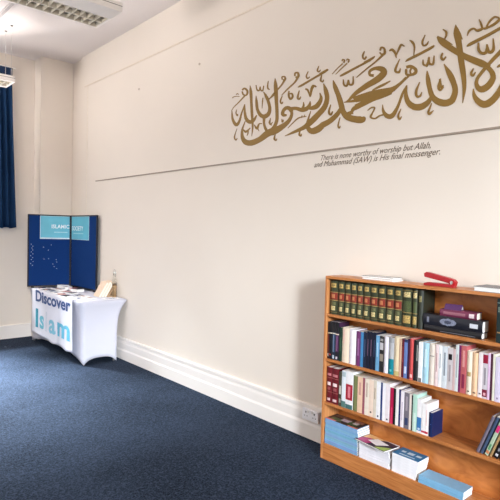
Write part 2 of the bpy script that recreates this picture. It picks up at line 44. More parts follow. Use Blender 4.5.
('mark',[3.678,2.644,3.671,2.647,3.673,2.635,3.66,2.64,3.667,2.626,3.649,2.634,3.658,2.616,3.641,2.63,3.641,2.608,3.639,2.63,3.623,2.609,3.638,2.63,3.611,2.615,3.629,2.631,3.602,2.621,3.617,2.634,3.594,2.627,3.607,2.637,3.587,2.631,3.599,2.64,3.581,2.635,3.592,2.643,3.576,2.64,3.586,2.646,3.571,2.644,3.579,2.65]),
('mark',[3.606,2.639,3.595,2.637,3.608,2.629,3.596,2.627,3.61,2.62,3.596,2.617,3.612,2.61,3.597,2.607,3.614,2.602,3.599,2.598,3.616,2.596,3.603,2.591,3.618,2.59,3.608,2.586,3.62,2.585,3.613,2.582,3.623,2.579,3.618,2.577]),
('mark',[3.526,2.668,3.518,2.67,3.519,2.655,3.505,2.659,3.512,2.641,3.492,2.646,3.503,2.628,3.482,2.638,3.48,2.617,3.487,2.639,3.462,2.626,3.49,2.64,3.457,2.64,3.482,2.649,3.453,2.653,3.473,2.662,3.448,2.661,3.462,2.67,3.443,2.662,3.448,2.673,3.436,2.662,3.435,2.671,3.426,2.66,3.425,2.668,3.415,2.659,3.415,2.666]),
('mark',[3.482,2.625,3.467,2.629,3.475,2.619,3.463,2.622,3.468,2.613,3.459,2.615,3.461,2.606,3.454,2.608,3.455,2.6,3.45,2.601]),
('mark',[3.309,2.694,3.303,2.691,3.315,2.686,3.306,2.682,3.322,2.678,3.31,2.673,3.327,2.67,3.313,2.665,3.33,2.661,3.313,2.66,3.327,2.653,3.311,2.655,3.32,2.645,3.307,2.651,3.311,2.639,3.303,2.648,3.299,2.636,3.302,2.647,3.29,2.639,3.3,2.647,3.285,2.645,3.294,2.65,3.28,2.651,3.288,2.655,3.275,2.656,3.281,2.659]),
('mark',[3.355,2.997,3.347,2.995,3.357,2.991,3.347,2.987,3.36,2.983,3.347,2.979,3.362,2.976,3.346,2.973,3.361,2.968,3.345,2.968,3.355,2.96,3.343,2.966,3.346,2.955,3.339,2.962,3.339,2.952,3.333,2.958,3.332,2.948,3.326,2.953]),
('mark',[3.353,2.866,3.356,2.87,3.342,2.867,3.347,2.873,3.332,2.868,3.337,2.876,3.321,2.87,3.328,2.878,3.309,2.872,3.317,2.881,3.296,2.877,3.304,2.885,3.282,2.882,3.289,2.89,3.267,2.888,3.274,2.894,3.253,2.893,3.259,2.899]),
('mark',[3.162,3.006,3.179,3.007,3.164,3.013,3.18,3.014,3.167,3.02,3.183,3.021,3.168,3.024,3.184,3.028,3.169,3.025,3.181,3.035,3.166,3.025,3.172,3.037,3.159,3.025,3.161,3.037,3.152,3.023,3.15,3.035,3.149,3.022,3.138,3.031,3.148,3.02,3.13,3.022,3.146,3.014,3.125,3.014,3.146,3.009,3.123,3.005,3.146,3.008,3.125,2.997,3.144,3.009,3.134,2.993,3.148,3.008,3.144,2.994,3.156,3.008,3.153,2.995,3.164,3.008,3.161,2.997]),
('mark',[3.149,3.007,3.129,2.994,3.159,2.996,3.14,2.984,3.168,2.984,3.151,2.974,3.178,2.974,3.162,2.963,3.191,2.963,3.177,2.952,3.207,2.952,3.194,2.942,3.227,2.942,3.214,2.931,3.247,2.931,3.235,2.921,3.268,2.919,3.256,2.909,3.288,2.905,3.276,2.896,3.308,2.89,3.298,2.883,3.328,2.874,3.32,2.868,3.349,2.858,3.342,2.854]),
('mark',[3.014,3.004,3.03,3.008,3.013,3.011,3.031,3.014,3.014,3.017,3.031,3.021,3.013,3.022,3.031,3.029,3.012,3.023,3.026,3.036,3.008,3.024,3.016,3.038,3.001,3.023,3.004,3.038,2.994,3.021,2.991,3.036,2.993,3.021,2.978,3.029,2.993,3.018,2.971,3.019,2.992,3.011,2.967,3.008,2.992,3.005,2.966,2.997,2.992,3.002,2.97,2.988,2.992,3.001,2.981,2.983,2.998,3.0,2.992,2.984,3.007,3.0,3.003,2.986,3.016,2.999,3.012,2.988]),
('mark',[2.996,3.0,2.973,2.986,3.003,2.989,2.982,2.977,3.01,2.978,2.991,2.967,3.017,2.968,3.001,2.957,3.028,2.958,3.015,2.947,3.045,2.948,3.034,2.937,3.067,2.938,3.056,2.927,3.089,2.927,3.078,2.917,3.11,2.917,3.099,2.907,3.128,2.907,3.118,2.898,3.144,2.896,3.135,2.889,3.16,2.886,3.152,2.88,3.176,2.875,3.17,2.87]),
('mark',[3.352,3.033,3.344,3.031,3.356,3.019,3.344,3.016,3.36,3.005,3.346,3.0,3.363,2.99,3.346,2.986,3.363,2.978,3.345,2.976,3.357,2.967,3.342,2.97,3.348,2.959,3.338,2.965,3.339,2.955,3.332,2.96,3.332,2.95,3.325,2.954]),
('mark',[2.874,3.015,2.867,3.012,2.881,3.007,2.872,3.002,2.888,2.998,2.878,2.992,2.894,2.989,2.882,2.983,2.898,2.98,2.883,2.976,2.897,2.972,2.882,2.971,2.892,2.963,2.879,2.967,2.886,2.956,2.876,2.964,2.876,2.951,2.875,2.963,2.867,2.951,2.874,2.962,2.86,2.955,2.868,2.963,2.854,2.959,2.861,2.966,2.849,2.962,2.854,2.967]),
('mark',[2.731,2.949,2.724,2.947,2.735,2.94,2.726,2.936,2.74,2.93,2.728,2.926,2.744,2.92,2.73,2.916,2.744,2.91,2.729,2.91,2.737,2.902,2.727,2.908,2.727,2.897,2.723,2.906,2.718,2.894,2.715,2.902,2.71,2.891,2.708,2.898]),
('mark',[3.091,2.896,3.079,2.893,3.094,2.887,3.079,2.883,3.097,2.878,3.079,2.874,3.099,2.869,3.078,2.865,3.099,2.858,3.076,2.856,3.096,2.847,3.073,2.847,3.09,2.835,3.068,2.837,3.083,2.824,3.064,2.829,3.071,2.814,3.063,2.828,3.055,2.813,3.066,2.829,3.044,2.817,3.061,2.831,3.036,2.824,3.055,2.836,3.031,2.831,3.052,2.84,3.03,2.84,3.052,2.844,3.032,2.85,3.052,2.851,3.037,2.859,3.055,2.857,3.044,2.868,3.056,2.86,3.056,2.873,3.056,2.86,3.066,2.873,3.062,2.861,3.075,2.873,3.07,2.861,3.082,2.872,3.078,2.861]),
('mark',[3.169,2.87,3.161,2.867,3.176,2.859,3.166,2.855,3.185,2.848,3.172,2.842,3.192,2.837,3.176,2.831,3.196,2.826,3.178,2.822,3.194,2.816,3.176,2.816,3.189,2.807,3.173,2.811,3.181,2.8,3.169,2.807,3.17,2.795,3.17,2.807,3.16,2.797,3.172,2.806,3.157,2.802,3.168,2.809,3.154,2.808,3.164,2.813,3.152,2.813,3.159,2.817]),
('mark',[2.97,2.876,2.961,2.873,2.977,2.862,2.964,2.858,2.984,2.848,2.968,2.842,2.99,2.834,2.97,2.827,2.993,2.821,2.971,2.817,2.99,2.81,2.969,2.813,2.981,2.801,2.968,2.811,2.97,2.797,2.966,2.81,2.959,2.796,2.967,2.809,2.952,2.8,2.965,2.81,2.948,2.806,2.96,2.813,2.944,2.813,2.955,2.818,2.941,2.818,2.949,2.823]),
('mark',[2.901,2.869,2.893,2.881,2.893,2.865,2.886,2.878,2.887,2.861,2.878,2.875,2.882,2.859,2.868,2.869,2.877,2.854,2.859,2.859,2.87,2.844,2.853,2.846,2.862,2.83,2.847,2.831,2.854,2.814,2.842,2.815,2.846,2.799,2.837,2.8]),
('mark',[2.833,2.801,2.843,2.804,2.828,2.815,2.841,2.819,2.824,2.83,2.838,2.835,2.819,2.844,2.835,2.85,2.815,2.855,2.831,2.862,2.809,2.863,2.826,2.872,2.804,2.869,2.82,2.88,2.799,2.874,2.812,2.886,2.796,2.875,2.803,2.889,2.796,2.876,2.792,2.886,2.791,2.874,2.784,2.88,2.785,2.869,2.778,2.874,2.778,2.865,2.773,2.869]),
('mark',[3.31,2.698,3.302,2.696,3.314,2.686,3.303,2.683,3.319,2.673,3.304,2.669,3.322,2.66,3.305,2.657,3.322,2.649,3.304,2.649,3.316,2.639,3.302,2.645,3.306,2.634,3.298,2.642,3.297,2.631,3.292,2.638,3.29,2.628,3.285,2.634]),
('mark',[3.166,2.669,3.16,2.669,3.167,2.661,3.157,2.66,3.167,2.652,3.153,2.651,3.167,2.644,3.15,2.644,3.16,2.635,3.152,2.646,3.145,2.637,3.161,2.646,3.142,2.643,3.156,2.65,3.14,2.651,3.151,2.655,3.138,2.657,3.145,2.66]),
('mark',[3.239,2.555,3.233,2.553,3.246,2.544,3.235,2.541,3.253,2.533,3.238,2.528,3.259,2.521,3.24,2.517,3.262,2.511,3.239,2.509,3.258,2.5,3.237,2.504,3.249,2.492,3.234,2.5,3.239,2.487,3.231,2.497,3.229,2.485,3.231,2.496,3.22,2.488,3.232,2.495,3.218,2.494,3.229,2.498,3.217,2.5,3.225,2.503,3.215,2.505,3.221,2.507]),
('mark',[2.941,2.557,2.936,2.555,2.947,2.545,2.938,2.542,2.954,2.532,2.94,2.528,2.959,2.52,2.942,2.516,2.962,2.509,2.941,2.508,2.958,2.499,2.94,2.504,2.949,2.492,2.937,2.501,2.94,2.488,2.935,2.5,2.929,2.487,2.936,2.499,2.924,2.492,2.937,2.498,2.923,2.498,2.934,2.501,2.923,2.504,2.932,2.506,2.923,2.51,2.929,2.511]),
('mark',[3.086,2.576,3.09,2.579,3.071,2.585,3.076,2.589,3.055,2.594,3.061,2.599,3.04,2.604,3.046,2.609,3.024,2.612,3.031,2.618,3.009,2.621,3.016,2.627,2.993,2.629,3.001,2.637,2.978,2.636,2.985,2.645,2.961,2.641,2.967,2.651,2.942,2.644,2.946,2.653,2.921,2.644,2.923,2.652,2.899,2.643,2.901,2.651,2.877,2.643,2.879,2.65]),
('mark',[2.931,2.64,2.938,2.643,2.929,2.645,2.936,2.648,2.926,2.65,2.933,2.653,2.924,2.655,2.931,2.658,2.921,2.66,2.928,2.663]),
('mark',[2.903,2.644,2.91,2.647,2.9,2.648,2.907,2.651,2.898,2.652,2.904,2.655,2.895,2.656,2.902,2.659,2.893,2.661,2.899,2.664]),
('mark',[2.984,2.903,2.986,2.907,2.976,2.902,2.98,2.91,2.969,2.901,2.975,2.912,2.959,2.901,2.968,2.915,2.941,2.903,2.953,2.919,2.914,2.909,2.926,2.925,2.881,2.917,2.893,2.933,2.845,2.926,2.856,2.941,2.811,2.935,2.821,2.949,2.778,2.942,2.788,2.957,2.745,2.949,2.755,2.964,2.713,2.957,2.722,2.971,2.681,2.964,2.69,2.978]),
('mark',[2.742,2.957,2.751,2.971,2.722,2.96,2.732,2.975,2.701,2.963,2.711,2.98,2.682,2.967,2.693,2.984,2.668,2.97,2.68,2.987,2.66,2.974,2.673,2.988,2.658,2.978,2.67,2.987,2.658,2.981,2.668,2.987,2.658,2.984,2.664,2.988]),
('mark',[2.615,2.935,2.619,2.938,2.603,2.942,2.607,2.946,2.59,2.95,2.595,2.954,2.577,2.957,2.583,2.963,2.565,2.965,2.571,2.97,2.552,2.972,2.558,2.978,2.539,2.978,2.545,2.985,2.526,2.985,2.532,2.992,2.512,2.992,2.519,2.999]),
('mark',[2.58,2.925,2.584,2.928,2.566,2.933,2.57,2.936,2.553,2.941,2.557,2.945,2.539,2.948,2.544,2.954,2.525,2.956,2.531,2.962,2.512,2.963,2.517,2.969,2.498,2.97,2.503,2.977,2.483,2.977,2.49,2.984,2.469,2.984,2.476,2.991]),
('mark',[2.518,3.013,2.528,3.019,2.516,3.016,2.526,3.022,2.514,3.02,2.524,3.026,2.512,3.022,2.521,3.029,2.512,3.022,2.516,3.031,2.511,3.021,2.509,3.029,2.508,3.019,2.502,3.026,2.505,3.017,2.496,3.021,2.504,3.016,2.492,3.015,2.505,3.014,2.492,3.009,2.507,3.01,2.495,3.004,2.51,3.006,2.498,2.999,2.512,3.001,2.501,2.995]),
('mark',[2.475,3.006,2.484,3.012,2.473,3.009,2.482,3.015,2.471,3.012,2.48,3.018,2.469,3.014,2.478,3.021,2.469,3.014,2.472,3.023,2.468,3.014,2.466,3.022,2.465,3.012,2.459,3.018,2.462,3.009,2.453,3.014,2.461,3.008,2.449,3.007,2.462,3.007,2.45,3.001,2.464,3.003,2.452,2.996,2.467,2.998,2.455,2.992,2.469,2.994,2.458,2.987]),
('mark',[2.539,2.901,2.541,2.906,2.533,2.9,2.537,2.909,2.529,2.899,2.535,2.911,2.521,2.899,2.529,2.913,2.506,2.901,2.516,2.917,2.48,2.906,2.491,2.923,2.448,2.913,2.458,2.929,2.413,2.922,2.423,2.937,2.38,2.929,2.389,2.944,2.348,2.936,2.357,2.95,2.317,2.942,2.325,2.957,2.286,2.949,2.294,2.963,2.255,2.955,2.263,2.969]),
('mark',[2.311,2.949,2.319,2.963,2.292,2.952,2.301,2.967,2.273,2.955,2.282,2.971,2.255,2.959,2.264,2.975,2.24,2.963,2.25,2.978,2.231,2.967,2.242,2.98,2.227,2.971,2.236,2.981,2.224,2.975,2.231,2.982,2.221,2.979,2.225,2.984]),
('mark',[2.509,2.873,2.5,2.871,2.509,2.862,2.497,2.86,2.509,2.851,2.495,2.848,2.509,2.839,2.492,2.838,2.505,2.829,2.489,2.832,2.497,2.819,2.485,2.828,2.487,2.812,2.48,2.824,2.474,2.808,2.477,2.823,2.462,2.81,2.476,2.823,2.456,2.819,2.473,2.827,2.454,2.831,2.469,2.837,2.452,2.844,2.465,2.849,2.45,2.856,2.461,2.861]),
('mark',[2.461,2.859,2.449,2.858,2.46,2.849,2.447,2.848,2.459,2.839,2.444,2.838,2.457,2.829,2.441,2.83,2.451,2.818,2.439,2.827,2.439,2.811,2.436,2.825,2.426,2.808,2.429,2.824,2.413,2.809,2.424,2.824,2.404,2.816,2.42,2.825,2.402,2.828,2.418,2.833,2.403,2.844,2.416,2.847,2.406,2.86,2.416,2.863,2.408,2.876,2.415,2.878]),
('mark',[2.318,3.042,2.314,3.04,2.324,3.035,2.318,3.031,2.33,3.028,2.322,3.022,2.336,3.02,2.325,3.014,2.338,3.011,2.325,3.008,2.336,3.001,2.323,3.002,2.33,2.992,2.319,2.996,2.323,2.984,2.315,2.991,2.314,2.979,2.314,2.99,2.305,2.981,2.314,2.99,2.301,2.986,2.31,2.992,2.298,2.992,2.305,2.997,2.295,2.997,2.3,3.001]),
('mark',[2.758,3.033,2.753,3.031,2.764,3.026,2.757,3.022,2.771,3.018,2.76,3.012,2.776,3.01,2.763,3.004,2.779,3.001,2.764,2.998,2.776,2.993,2.762,2.995,2.77,2.985,2.76,2.992,2.761,2.98,2.756,2.989,2.752,2.978,2.756,2.989,2.745,2.981,2.754,2.989,2.741,2.986,2.75,2.991,2.738,2.991,2.745,2.995,2.735,2.996,2.74,2.999]),
('mark',[2.725,2.952,2.72,2.95,2.73,2.944,2.722,2.94,2.736,2.935,2.725,2.93,2.741,2.926,2.726,2.921,2.743,2.917,2.726,2.914,2.739,2.907,2.724,2.91,2.731,2.899,2.72,2.906,2.722,2.893,2.716,2.903,2.712,2.89,2.715,2.902,2.705,2.893,2.715,2.901,2.702,2.899,2.712,2.904,2.7,2.905,2.708,2.908,2.699,2.91,2.703,2.912]),
('mark',[2.838,2.81,2.848,2.813,2.835,2.825,2.846,2.828,2.832,2.84,2.844,2.844,2.829,2.854,2.842,2.859,2.825,2.865,2.838,2.871,2.82,2.872,2.833,2.88,2.814,2.877,2.827,2.887,2.809,2.88,2.819,2.891,2.807,2.881,2.809,2.893,2.805,2.88,2.798,2.888,2.8,2.877,2.791,2.881,2.793,2.871,2.786,2.874,2.786,2.865,2.781,2.868]),
('mark',[2.624,2.701,2.618,2.699,2.631,2.688,2.621,2.684,2.639,2.674,2.625,2.668,2.645,2.66,2.628,2.654,2.648,2.647,2.628,2.644,2.645,2.635,2.626,2.637,2.639,2.624,2.622,2.631,2.629,2.616,2.618,2.628,2.615,2.612,2.62,2.627,2.606,2.617,2.62,2.627,2.602,2.625,2.615,2.632,2.599,2.635,2.609,2.639,2.597,2.643,2.602,2.646]),
('mark',[2.527,2.586,2.522,2.585,2.533,2.572,2.526,2.569,2.539,2.557,2.53,2.554,2.544,2.543,2.533,2.539,2.547,2.53,2.535,2.527,2.547,2.519,2.534,2.519,2.544,2.51,2.531,2.512,2.539,2.503,2.529,2.508,2.531,2.498,2.53,2.507,2.523,2.501,2.532,2.507,2.521,2.506,2.529,2.51,2.519,2.513,2.525,2.516,2.517,2.518,2.521,2.521]),
('mark',[2.173,3.008,2.185,3.014,2.17,3.014,2.184,3.02,2.169,3.02,2.182,3.026,2.167,3.024,2.18,3.033,2.166,3.024,2.173,3.037,2.164,3.024,2.164,3.036,2.159,3.021,2.154,3.033,2.154,3.018,2.145,3.027,2.151,3.014,2.137,3.018,2.149,3.008,2.132,3.007,2.148,2.999,2.129,2.996,2.148,2.99,2.128,2.984,2.148,2.986,2.131,2.975,2.149,2.985,2.139,2.97,2.152,2.984,2.149,2.97,2.158,2.985,2.158,2.973,2.163,2.986,2.166,2.976,2.166,2.987,2.173,2.981,2.169,2.991,2.178,2.986,2.173,2.996,2.182,2.992,2.177,3.0,2.186,2.996]),
('mark',[2.153,2.986,2.139,2.972,2.168,2.976,2.155,2.963,2.183,2.965,2.172,2.954,2.199,2.955,2.189,2.945,2.215,2.945,2.208,2.936,2.234,2.936,2.227,2.927,2.254,2.927,2.247,2.919,2.275,2.919,2.268,2.91,2.296,2.909,2.289,2.901,2.317,2.898,2.311,2.891,2.339,2.887,2.333,2.88,2.36,2.875,2.356,2.87,2.382,2.863,2.378,2.859]),
('mark',[2.317,3.041,2.313,3.038,2.323,3.032,2.316,3.028,2.33,3.024,2.32,3.018,2.335,3.015,2.323,3.009,2.337,3.006,2.324,3.002,2.335,2.996,2.322,2.997,2.33,2.987,2.318,2.992,2.322,2.98,2.314,2.987,2.313,2.975,2.313,2.986,2.304,2.976,2.312,2.986,2.299,2.981,2.307,2.988,2.295,2.986,2.301,2.991,2.291,2.991,2.295,2.994]),
('mark',[2.1,2.986,2.104,2.993,2.093,2.986,2.099,2.996,2.086,2.986,2.094,3.0,2.082,2.985,2.086,3.002,2.081,2.984,2.074,3.0,2.078,2.981,2.064,2.992,2.072,2.975,2.056,2.983,2.065,2.967,2.049,2.973,2.06,2.96,2.044,2.963,2.056,2.953,2.041,2.953,2.052,2.944,2.04,2.943,2.048,2.934,2.039,2.934,2.043,2.925,2.039,2.925]),
('mark',[2.044,2.935,2.051,2.939,2.037,2.947,2.046,2.952,2.03,2.96,2.04,2.966,2.022,2.972,2.034,2.979,2.016,2.982,2.029,2.99,2.011,2.99,2.025,2.999,2.007,2.996,2.021,3.006,2.004,3.0,2.016,3.012,2.003,3.001,2.008,3.015,2.002,3.001,1.998,3.012,1.997,2.998,1.991,3.005,1.99,2.993,1.985,2.999,1.983,2.989,1.979,2.993]),
('mark',[2.016,2.914,2.012,2.912,2.025,2.902,2.018,2.898,2.034,2.889,2.025,2.883,2.043,2.877,2.03,2.869,2.049,2.865,2.034,2.858,2.053,2.856,2.037,2.849,2.055,2.847,2.037,2.842,2.055,2.839,2.037,2.838,2.051,2.83,2.036,2.836,2.043,2.822,2.034,2.834,2.032,2.817,2.029,2.832,2.022,2.814,2.023,2.83,2.011,2.815,2.021,2.829,2.006,2.821,2.019,2.83,2.004,2.829,2.015,2.834,2.004,2.837,2.011,2.841,2.003,2.844,2.007,2.847]),
('mark',[2.269,2.595,2.272,2.599,2.261,2.598,2.266,2.603,2.253,2.602,2.259,2.608,2.246,2.605,2.252,2.613,2.239,2.607,2.244,2.616,2.23,2.608,2.234,2.618,2.221,2.608,2.223,2.618,2.214,2.608,2.212,2.616,2.213,2.608,2.204,2.609,2.214,2.604,2.205,2.6,2.219,2.595,2.21,2.59,2.225,2.585,2.216,2.58,2.231,2.576,2.222,2.571]),
('mark',[2.231,2.576,2.222,2.57,2.237,2.569,2.226,2.563,2.244,2.562,2.231,2.555,2.249,2.554,2.234,2.548,2.25,2.544,2.234,2.547,2.24,2.534,2.232,2.544,2.228,2.528,2.224,2.54,2.215,2.524,2.213,2.536,2.202,2.523,2.205,2.534,2.191,2.525,2.197,2.535,2.181,2.529,2.188,2.539,2.172,2.534,2.179,2.543,2.164,2.537,2.169,2.547,2.156,2.539,2.16,2.548,2.149,2.539,2.152,2.549,2.141,2.539,2.144,2.55,2.133,2.54,2.137,2.551]),
('mark',[1.993,2.565,1.989,2.563,1.999,2.554,1.993,2.551,2.007,2.544,1.998,2.539,2.013,2.533,2.002,2.528,2.017,2.523,2.003,2.519,2.017,2.512,2.002,2.511,2.015,2.502,2.0,2.504,2.01,2.493,1.997,2.499,2.001,2.486,1.999,2.499,1.991,2.489,2.001,2.499,1.987,2.495,1.996,2.502,1.984,2.502,1.99,2.507,1.981,2.509,1.985,2.511]),
('mark',[1.943,3.021,1.939,3.024,1.938,3.015,1.933,3.021,1.933,3.009,1.925,3.017,1.929,3.003,1.918,3.012,1.926,2.998,1.911,3.004,1.921,2.992,1.906,2.996,1.917,2.985,1.901,2.987,1.913,2.978,1.899,2.977,1.909,2.968,1.897,2.966,1.908,2.956,1.898,2.953,1.908,2.941,1.9,2.938,1.908,2.926,1.902,2.924,1.908,2.91,1.904,2.909]),
('mark',[1.967,2.881,1.97,2.885,1.961,2.882,1.966,2.888,1.956,2.883,1.963,2.892,1.949,2.884,1.957,2.897,1.937,2.886,1.946,2.901,1.917,2.89,1.926,2.906,1.891,2.895,1.9,2.912,1.865,2.901,1.873,2.917,1.841,2.906,1.849,2.922,1.82,2.911,1.829,2.927,1.8,2.916,1.809,2.932,1.783,2.92,1.792,2.937,1.769,2.925,1.779,2.94,1.762,2.929,1.771,2.942,1.758,2.933,1.767,2.942,1.757,2.937,1.764,2.943,1.756,2.94,1.76,2.944]),
('mark',[1.828,3.03,1.824,3.027,1.834,3.02,1.829,3.016,1.841,3.01,1.833,3.005,1.847,3.001,1.837,2.995,1.851,2.991,1.839,2.986,1.852,2.981,1.839,2.978,1.85,2.971,1.837,2.972,1.846,2.963,1.835,2.966,1.839,2.955,1.833,2.964,1.83,2.952,1.832,2.964,1.822,2.952,1.827,2.963,1.815,2.953,1.821,2.964,1.809,2.956,1.816,2.965,1.805,2.961,1.813,2.968,1.802,2.967,1.809,2.971,1.801,2.972,1.806,2.976,1.799,2.978,1.802,2.98]),
('mark',[1.856,2.722,1.851,2.719,1.864,2.709,1.856,2.704,1.873,2.695,1.862,2.688,1.881,2.681,1.866,2.674,1.886,2.668,1.869,2.662,1.888,2.656,1.869,2.652,1.887,2.644,1.868,2.643,1.883,2.633,1.866,2.636,1.878,2.624,1.864,2.633,1.868,2.617,1.864,2.633,1.858,2.616,1.861,2.631,1.849,2.618,1.856,2.631,1.842,2.621,1.851,2.632,1.838,2.627,1.848,2.634,1.836,2.635,1.844,2.639,1.834,2.643,1.84,2.646,1.833,2.65,1.836,2.652]),
('mark',[1.706,2.715,1.701,2.712,1.711,2.703,1.703,2.699,1.717,2.691,1.706,2.686,1.722,2.68,1.708,2.674,1.725,2.668,1.708,2.664,1.724,2.657,1.707,2.656,1.722,2.647,1.705,2.649,1.716,2.638,1.703,2.646,1.706,2.631,1.705,2.646,1.696,2.633,1.705,2.645,1.69,2.639,1.698,2.648,1.684,2.646,1.691,2.653,1.679,2.653,1.683,2.657]),
('mark',[1.838,2.867,1.832,2.866,1.839,2.859,1.83,2.857,1.84,2.85,1.829,2.848,1.84,2.841,1.828,2.841,1.837,2.832,1.826,2.836,1.83,2.824,1.822,2.833,1.82,2.818,1.817,2.83,1.809,2.814,1.813,2.829,1.798,2.818,1.811,2.829,1.793,2.828,1.807,2.836,1.791,2.842,1.803,2.848,1.789,2.858,1.8,2.862,1.787,2.872,1.796,2.876]),
('mark',[1.796,2.875,1.787,2.873,1.796,2.864,1.785,2.861,1.796,2.852,1.784,2.849,1.796,2.841,1.783,2.839,1.793,2.83,1.781,2.833,1.786,2.82,1.777,2.83,1.775,2.814,1.772,2.827,1.764,2.811,1.769,2.826,1.754,2.816,1.767,2.826,1.751,2.827,1.765,2.832,1.751,2.841,1.762,2.845,1.752,2.857,1.761,2.86,1.752,2.872,1.758,2.875]),
('mark',[1.804,2.828,1.795,2.822,1.805,2.824,1.797,2.819,1.806,2.819,1.8,2.815,1.807,2.815,1.802,2.812,1.809,2.811,1.805,2.809]),
('mark',[1.7,2.88,1.695,2.877,1.704,2.873,1.697,2.869,1.708,2.866,1.699,2.861,1.711,2.859,1.7,2.854,1.713,2.852,1.7,2.849,1.711,2.843,1.699,2.845,1.707,2.836,1.696,2.84,1.701,2.829,1.694,2.838,1.692,2.825,1.694,2.837,1.685,2.827,1.692,2.837,1.68,2.832,1.686,2.839,1.675,2.838,1.679,2.843,1.67,2.843,1.673,2.846]),
('mark',[1.703,3.027,1.699,3.032,1.697,3.021,1.692,3.027,1.691,3.015,1.685,3.022,1.687,3.01,1.678,3.016,1.685,3.006,1.672,3.009,1.683,3.002,1.669,3.0,1.682,2.996,1.669,2.992,1.682,2.99,1.67,2.985,1.683,2.984,1.672,2.979,1.684,2.979,1.675,2.973,1.686,2.973,1.679,2.968,1.688,2.967,1.683,2.963,1.69,2.96,1.687,2.958]),
('mark',[1.762,2.565,1.759,2.563,1.77,2.551,1.763,2.548,1.778,2.537,1.768,2.532,1.784,2.524,1.773,2.518,1.789,2.513,1.775,2.508,1.79,2.504,1.774,2.502,1.787,2.495,1.774,2.501,1.78,2.488,1.775,2.502,1.77,2.487,1.776,2.502,1.763,2.492,1.772,2.503,1.757,2.498,1.765,2.506,1.751,2.506,1.756,2.511,1.744,2.512,1.747,2.515]),
('mark',[1.535,2.943,1.538,2.945,1.531,2.95,1.537,2.953,1.528,2.956,1.536,2.961,1.524,2.962,1.534,2.969,1.52,2.966,1.529,2.976,1.515,2.969,1.523,2.98,1.509,2.971,1.515,2.983,1.502,2.972,1.507,2.985,1.497,2.972,1.498,2.984,1.494,2.97,1.489,2.98,1.49,2.965,1.482,2.973,1.484,2.958,1.477,2.968,1.475,2.952,1.473,2.966,1.466,2.95,1.47,2.966,1.458,2.95,1.464,2.966,1.452,2.951,1.458,2.967,1.446,2.952,1.453,2.967,1.442,2.954,1.45,2.968,1.438,2.957,1.447,2.968,1.436,2.959,1.444,2.969,1.434,2.962,1.441,2.971]),
('mark',[1.467,3.024,1.462,3.025,1.465,3.016,1.458,3.017,1.462,3.008,1.453,3.009,1.459,3.0,1.449,3.001,1.457,2.992,1.445,2.993,1.454,2.984,1.442,2.984,1.452,2.975,1.44,2.975,1.448,2.965,1.438,2.969,1.439,2.956,1.436,2.966,1.428,2.952,1.43,2.965,1.417,2.952,1.421,2.965,1.405,2.954,1.41,2.966,1.394,2.956,1.399,2.968,1.382,2.958,1.389,2.971,1.37,2.961,1.378,2.975,1.36,2.965,1.368,2.979,1.351,2.97,1.361,2.983,1.344,2.974,1.355,2.987,1.34,2.98,1.351,2.99,1.337,2.986,1.349,2.993,1.338,2.995,1.349,2.993,1.344,3.003,1.35,2.996,1.352,3.009,1.356,3.0,1.361,3.014,1.362,3.004,1.37,3.017,1.367,3.005,1.379,3.015,1.373,3.005,1.387,3.011,1.38,3.001,1.395,3.006,1.387,2.997,1.402,3.0,1.394,2.991,1.408,2.993,1.4,2.985,1.413,2.985,1.405,2.978,1.417,2.977,1.409,2.97,1.422,2.969,1.414,2.962]),
('mark',[1.535,2.875,1.538,2.88,1.529,2.875,1.534,2.884,1.523,2.876,1.532,2.888,1.517,2.876,1.526,2.892,1.505,2.879,1.515,2.897,1.487,2.883,1.496,2.902,1.464,2.889,1.473,2.908,1.439,2.895,1.447,2.913,1.414,2.902,1.423,2.919,1.391,2.908,1.399,2.925,1.367,2.915,1.376,2.932,1.344,2.922,1.352,2.939,1.321,2.929,1.329,2.945]),
('mark',[1.468,2.884,1.459,2.882,1.469,2.872,1.457,2.869,1.47,2.86,1.456,2.856,1.47,2.847,1.453,2.845,1.468,2.835,1.451,2.837,1.462,2.824,1.447,2.831,1.455,2.815,1.443,2.826,1.446,2.808,1.439,2.821,1.438,2.803,1.435,2.819,1.429,2.8,1.431,2.817,1.42,2.799,1.426,2.817,1.411,2.802,1.422,2.818,1.404,2.809,1.42,2.82,1.402,2.82,1.418,2.826,1.403,2.832,1.416,2.837,1.404,2.846,1.415,2.849,1.405,2.858,1.413,2.861]),
('mark',[1.413,2.855,1.405,2.855,1.411,2.842,1.4,2.841,1.409,2.828,1.396,2.828,1.406,2.815,1.392,2.817,1.4,2.802,1.39,2.814,1.387,2.796,1.39,2.814,1.376,2.797,1.386,2.815,1.367,2.803,1.381,2.818,1.361,2.814,1.377,2.823,1.361,2.829,1.376,2.833,1.364,2.847,1.376,2.849,1.368,2.866,1.377,2.867,1.371,2.884,1.377,2.885]),
('mark',[1.49,2.734,1.485,2.731,1.495,2.727,1.488,2.722,1.501,2.72,1.491,2.714,1.506,2.713,1.494,2.706,1.508,2.706,1.494,2.701,1.508,2.697,1.494,2.698,1.504,2.689,1.492,2.695,1.498,2.683,1.491,2.693,1.489,2.68,1.493,2.693,1.483,2.684,1.491,2.693,1.479,2.69,1.486,2.697,1.476,2.697,1.481,2.702,1.472,2.703,1.475,2.706]),
('mark',[1.698,2.878,1.693,2.875,1.701,2.871,1.694,2.867,1.705,2.865,1.696,2.86,1.708,2.858,1.697,2.853,1.709,2.85,1.697,2.849,1.706,2.843,1.695,2.846,1.702,2.836,1.692,2.842,1.695,2.83,1.69,2.84,1.687,2.827,1.69,2.839,1.681,2.83,1.688,2.839,1.677,2.835,1.684,2.842,1.674,2.841,1.679,2.846,1.671,2.846,1.674,2.849]),
